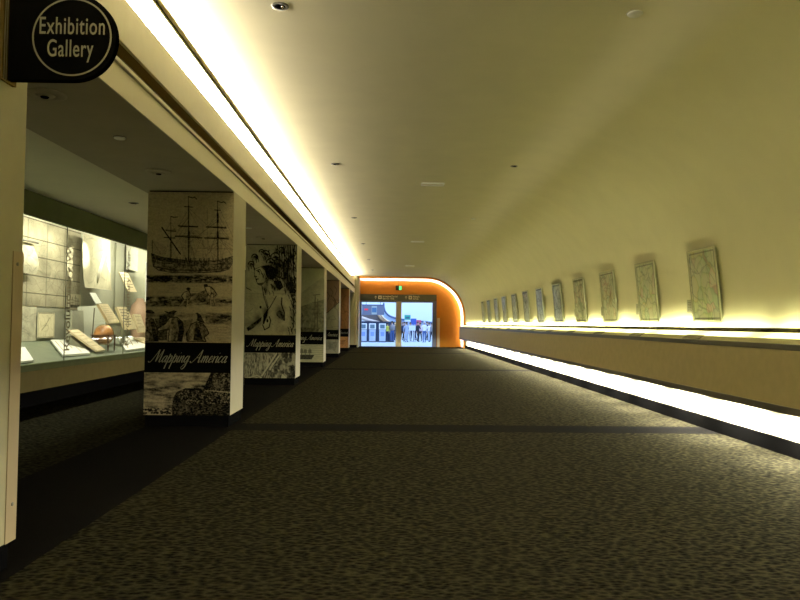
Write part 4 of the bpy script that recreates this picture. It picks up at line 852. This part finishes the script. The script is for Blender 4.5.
# ------------------------------------------------------------------ travellers
M_skin = mat('skin', (.55, .34, .24), .6)
def cloth(n, c): return mat('cloth_'+n, c, .85)
def person(loc, rz, label, shirt, trousers, hair=(.04, .03, .02), h=1.72, arms=0, stride=.12, pack=None, bag=None):
    t = thing('person', label, 'person', loc, rz, 'travellers in the hall beyond the doorway'); s = h/1.72
    J = {}; V = []; Rr = []; Ed = []
    def v(n, p, r, par=None):
        J[n] = len(V); V.append(tuple(q*s for q in p)); Rr.append(tuple(q*s for q in (r if isinstance(r, tuple) else (r, r))))
        if par: Ed.append((J[par], J[n]))
    v('pel', (0, 0, .93), (.155, .11)); v('wai', (0, .0, 1.08), (.135, .095), 'pel'); v('che', (0, .0, 1.27), (.165, .11), 'wai'); v('nb', (0, .01, 1.42), (.085, .07), 'che'); v('nk', (0, 0, 1.49), .052, 'nb')
    v('hd', (0, -.01, 1.57), (.072, .085), 'nk'); v('ht', (0, -.005, 1.66), (.068, .08), 'hd')
    for sd in (-1, 1):
        q = 'l' if sd < 0 else 'r'; st = stride*sd
        v(q+'hip', (.09*sd, 0, .86), .088, 'pel'); v(q+'kn', (.10*sd, -.02+st*.5, .49), .058, q+'hip'); v(q+'an', (.105*sd, .03+st, .09), .038, q+'kn'); v(q+'to', (.115*sd, -.13+st, .035), (.036, .03), q+'an')
        v(q+'sh', (.175*sd, 0, 1.38), .058, 'che'); 
        if arms and (arms == 2 or sd > 0): v(q+'el', (.23*sd, -.05, 1.14), .042, q+'sh'); v(q+'wr', (.18*sd, -.27, 1.20), .029, q+'el'); v(q+'ha', (.16*sd, -.34, 1.22), .03, q+'wr')
        else: v(q+'el', (.235*sd, .02, 1.11), .042, q+'sh'); v(q+'wr', (.245*sd, -.05, .87), .028, q+'el'); v(q+'ha', (.24*sd, -.07, .78), .03, q+'wr')
    me = bpy.data.meshes.new('body'); me.from_pydata(V, Ed, []); o = bpy.data.objects.new('tmp_body', me); C.objects.link(o)
    md = o.modifiers.new('skin', 'SKIN'); md.use_smooth_shade = True
    for i, r in enumerate(Rr): me.skin_vertices[0].data[i].radius = r
    me.skin_vertices[0].data[0].use_root = True
    sb = o.modifiers.new('sub', 'SUBSURF'); sb.levels = 2; sb.render_levels = 2
    dg = bpy.context.evaluated_depsgraph_get(); nm = bpy.data.meshes.new_from_object(o.evaluated_get(dg)); bpy.data.objects.remove(o)
    nm.materials.clear()
    for m in (M_skin, shirt, trousers, M_black): nm.materials.append(m)
    for p in nm.polygons:
        c = p.center/s; far = abs(c.x) > .2 and c.z < 1.0
        p.material_index = 3 if c.z < .085 else 2 if c.z < .97 and not far else 0 if (c.z > 1.45 or (far and c.z < .90) or c.y < -.26) else 1
        p.use_smooth = True
    b = bpy.data.objects.new('body', nm); C.objects.link(b); b.parent = t
    hm = MB(); hm.lathe([(max(.002, .095*math.sin(PI*i/12)), -.10*math.cos(PI*i/12)) for i in range(4, 13)], (0, .018, 1.645), 18); ho = hm.build('hair', mat('hair_%d' % int(hair[0]*1000), hair, .7), t, True); ho.scale = (s, s, s)
    fm = MB().tube([(0, -.085, 1.63), (0, -.108, 1.60), (0, -.085, 1.585)], [.008, .015, .008], 8); fm.tube([(-.022, -.083, 1.565), (.022, -.083, 1.565)], .007, 6)
    for sd in (-1, 1): fm.lathe([(.002, -.012), (.012, 0), (.002, .012)], (.03*sd, -.083, 1.635), 8); fm.lathe([(.002, -.03), (.014, -.01), (.012, .015), (.002, .028)], (.083*sd, .0, 1.61), 8)
    fo = fm.build('face', M_skin, t, True); fo.scale = (s, s, s)
    for q in ('l', 'r'):
        i = J[q+'ha']; hp = Vector(V[i]); wp = Vector(V[J[q+'wr']]); d = (hp-wp).normalized(); fg = MB(); sdv = Vector((1, 0, 0)).cross(d).normalized()
        for k in range(4): a0 = hp+sdv*(k-1.5)*.019*s; fg.tube([a0, a0+d*.04*s, a0+d*(.075-.008*abs(k-1.5))*s+Vector((0, -.02, 0))*s], [.009*s, .008*s, .006*s], 6)
        fg.tube([hp-d*.02*s, hp-sdv*.04*s+d*.01*s, hp-sdv*.045*s+d*.045*s], [.01*s, .009*s, .007*s], 6); fg.build('hand', M_skin, t, True)
    if pack: m = MB().lathe([(.05, 0), (.17, .05), (.19, .25), (.15, .45), (.03, .5)], (0, .20, .98), 16); m.build('backpack', pack, t, True)
    return t
def pz(x, Y): return ((x-391)/F*Y, Y, 0)
navy = cloth('navy', (.03, .04, .09)); jeans = cloth('jeans', (.06, .12, .32)); white = cloth('white', (.85, .85, .86)); black = cloth('black', (.02, .02, .03)); pale = cloth('pale_blue', (.42, .50, .68)); yellow = cloth('yellow', (.75, .75, .10)); grey = cloth('grey', (.25, .25, .28)); pink = cloth('pink', (.6, .42, .5)); brown = cloth('brown', (.2, .13, .1))
person(pz(387.6, 57.2), 2.6, 'person in a bright yellow top beside the kiosks', yellow, navy, h=1.60)
person(pz(392.2, 56.2), .2+PI, 'person in jeans with a big round grey backpack, seen from behind', brown, jeans, h=1.75, pack=grey)
person(pz(395.2, 61.5), .8, 'person in dark clothes half hidden behind the door post on its left', black, navy, h=1.70)
person(pz(402.6, 58.5), -.5, 'person in a dark navy jacket just right of the door post', navy, black, (.25, .12, .08), 1.66)
person(pz(406.6, 56.8), PI, 'person in pale blue clothes standing below the green sign', pale, pale, h=1.68)
person(pz(410.6, 59.2), .4, 'person in navy behind the white notice stand', navy, navy, h=1.66)
person(pz(418.0, 58), .9, 'person all in black below the red sign', black, black, h=1.72, arms=1)
person(pz(420.3, 60), -.7, 'person in a pink top between the black-clad and white-shirted ones', pink, black, h=1.62)
person(pz(424.4, 56), PI+.2, 'person in a white shirt and blue jeans, largest at the right', white, jeans, (.6, .6, .6), 1.74, 2)
person(pz(429.4, 59), .3, 'person in white beside the right door frame', white, pale, h=1.64)
person(pz(431.8, 57.5), -1.0, 'person in a grey jacket nearest the right door frame', grey, black, h=1.62)
person(pz(389.9, 62.5), 1.9, 'person in a black top seen between the yellow top and the backpack', black, navy, h=1.74)
person(pz(404.6, 62), 2.4, 'person in a dark brown jacket far behind the green sign', brown, black, h=1.74)
person(pz(415.6, 63), -2.0, 'person in a grey jacket far behind, between the blue and the red sign', grey, navy, h=1.74)
person(pz(427.3, 62.5), 1.2, 'person in a navy jacket far behind the white-shirted one', navy, black, h=1.76)
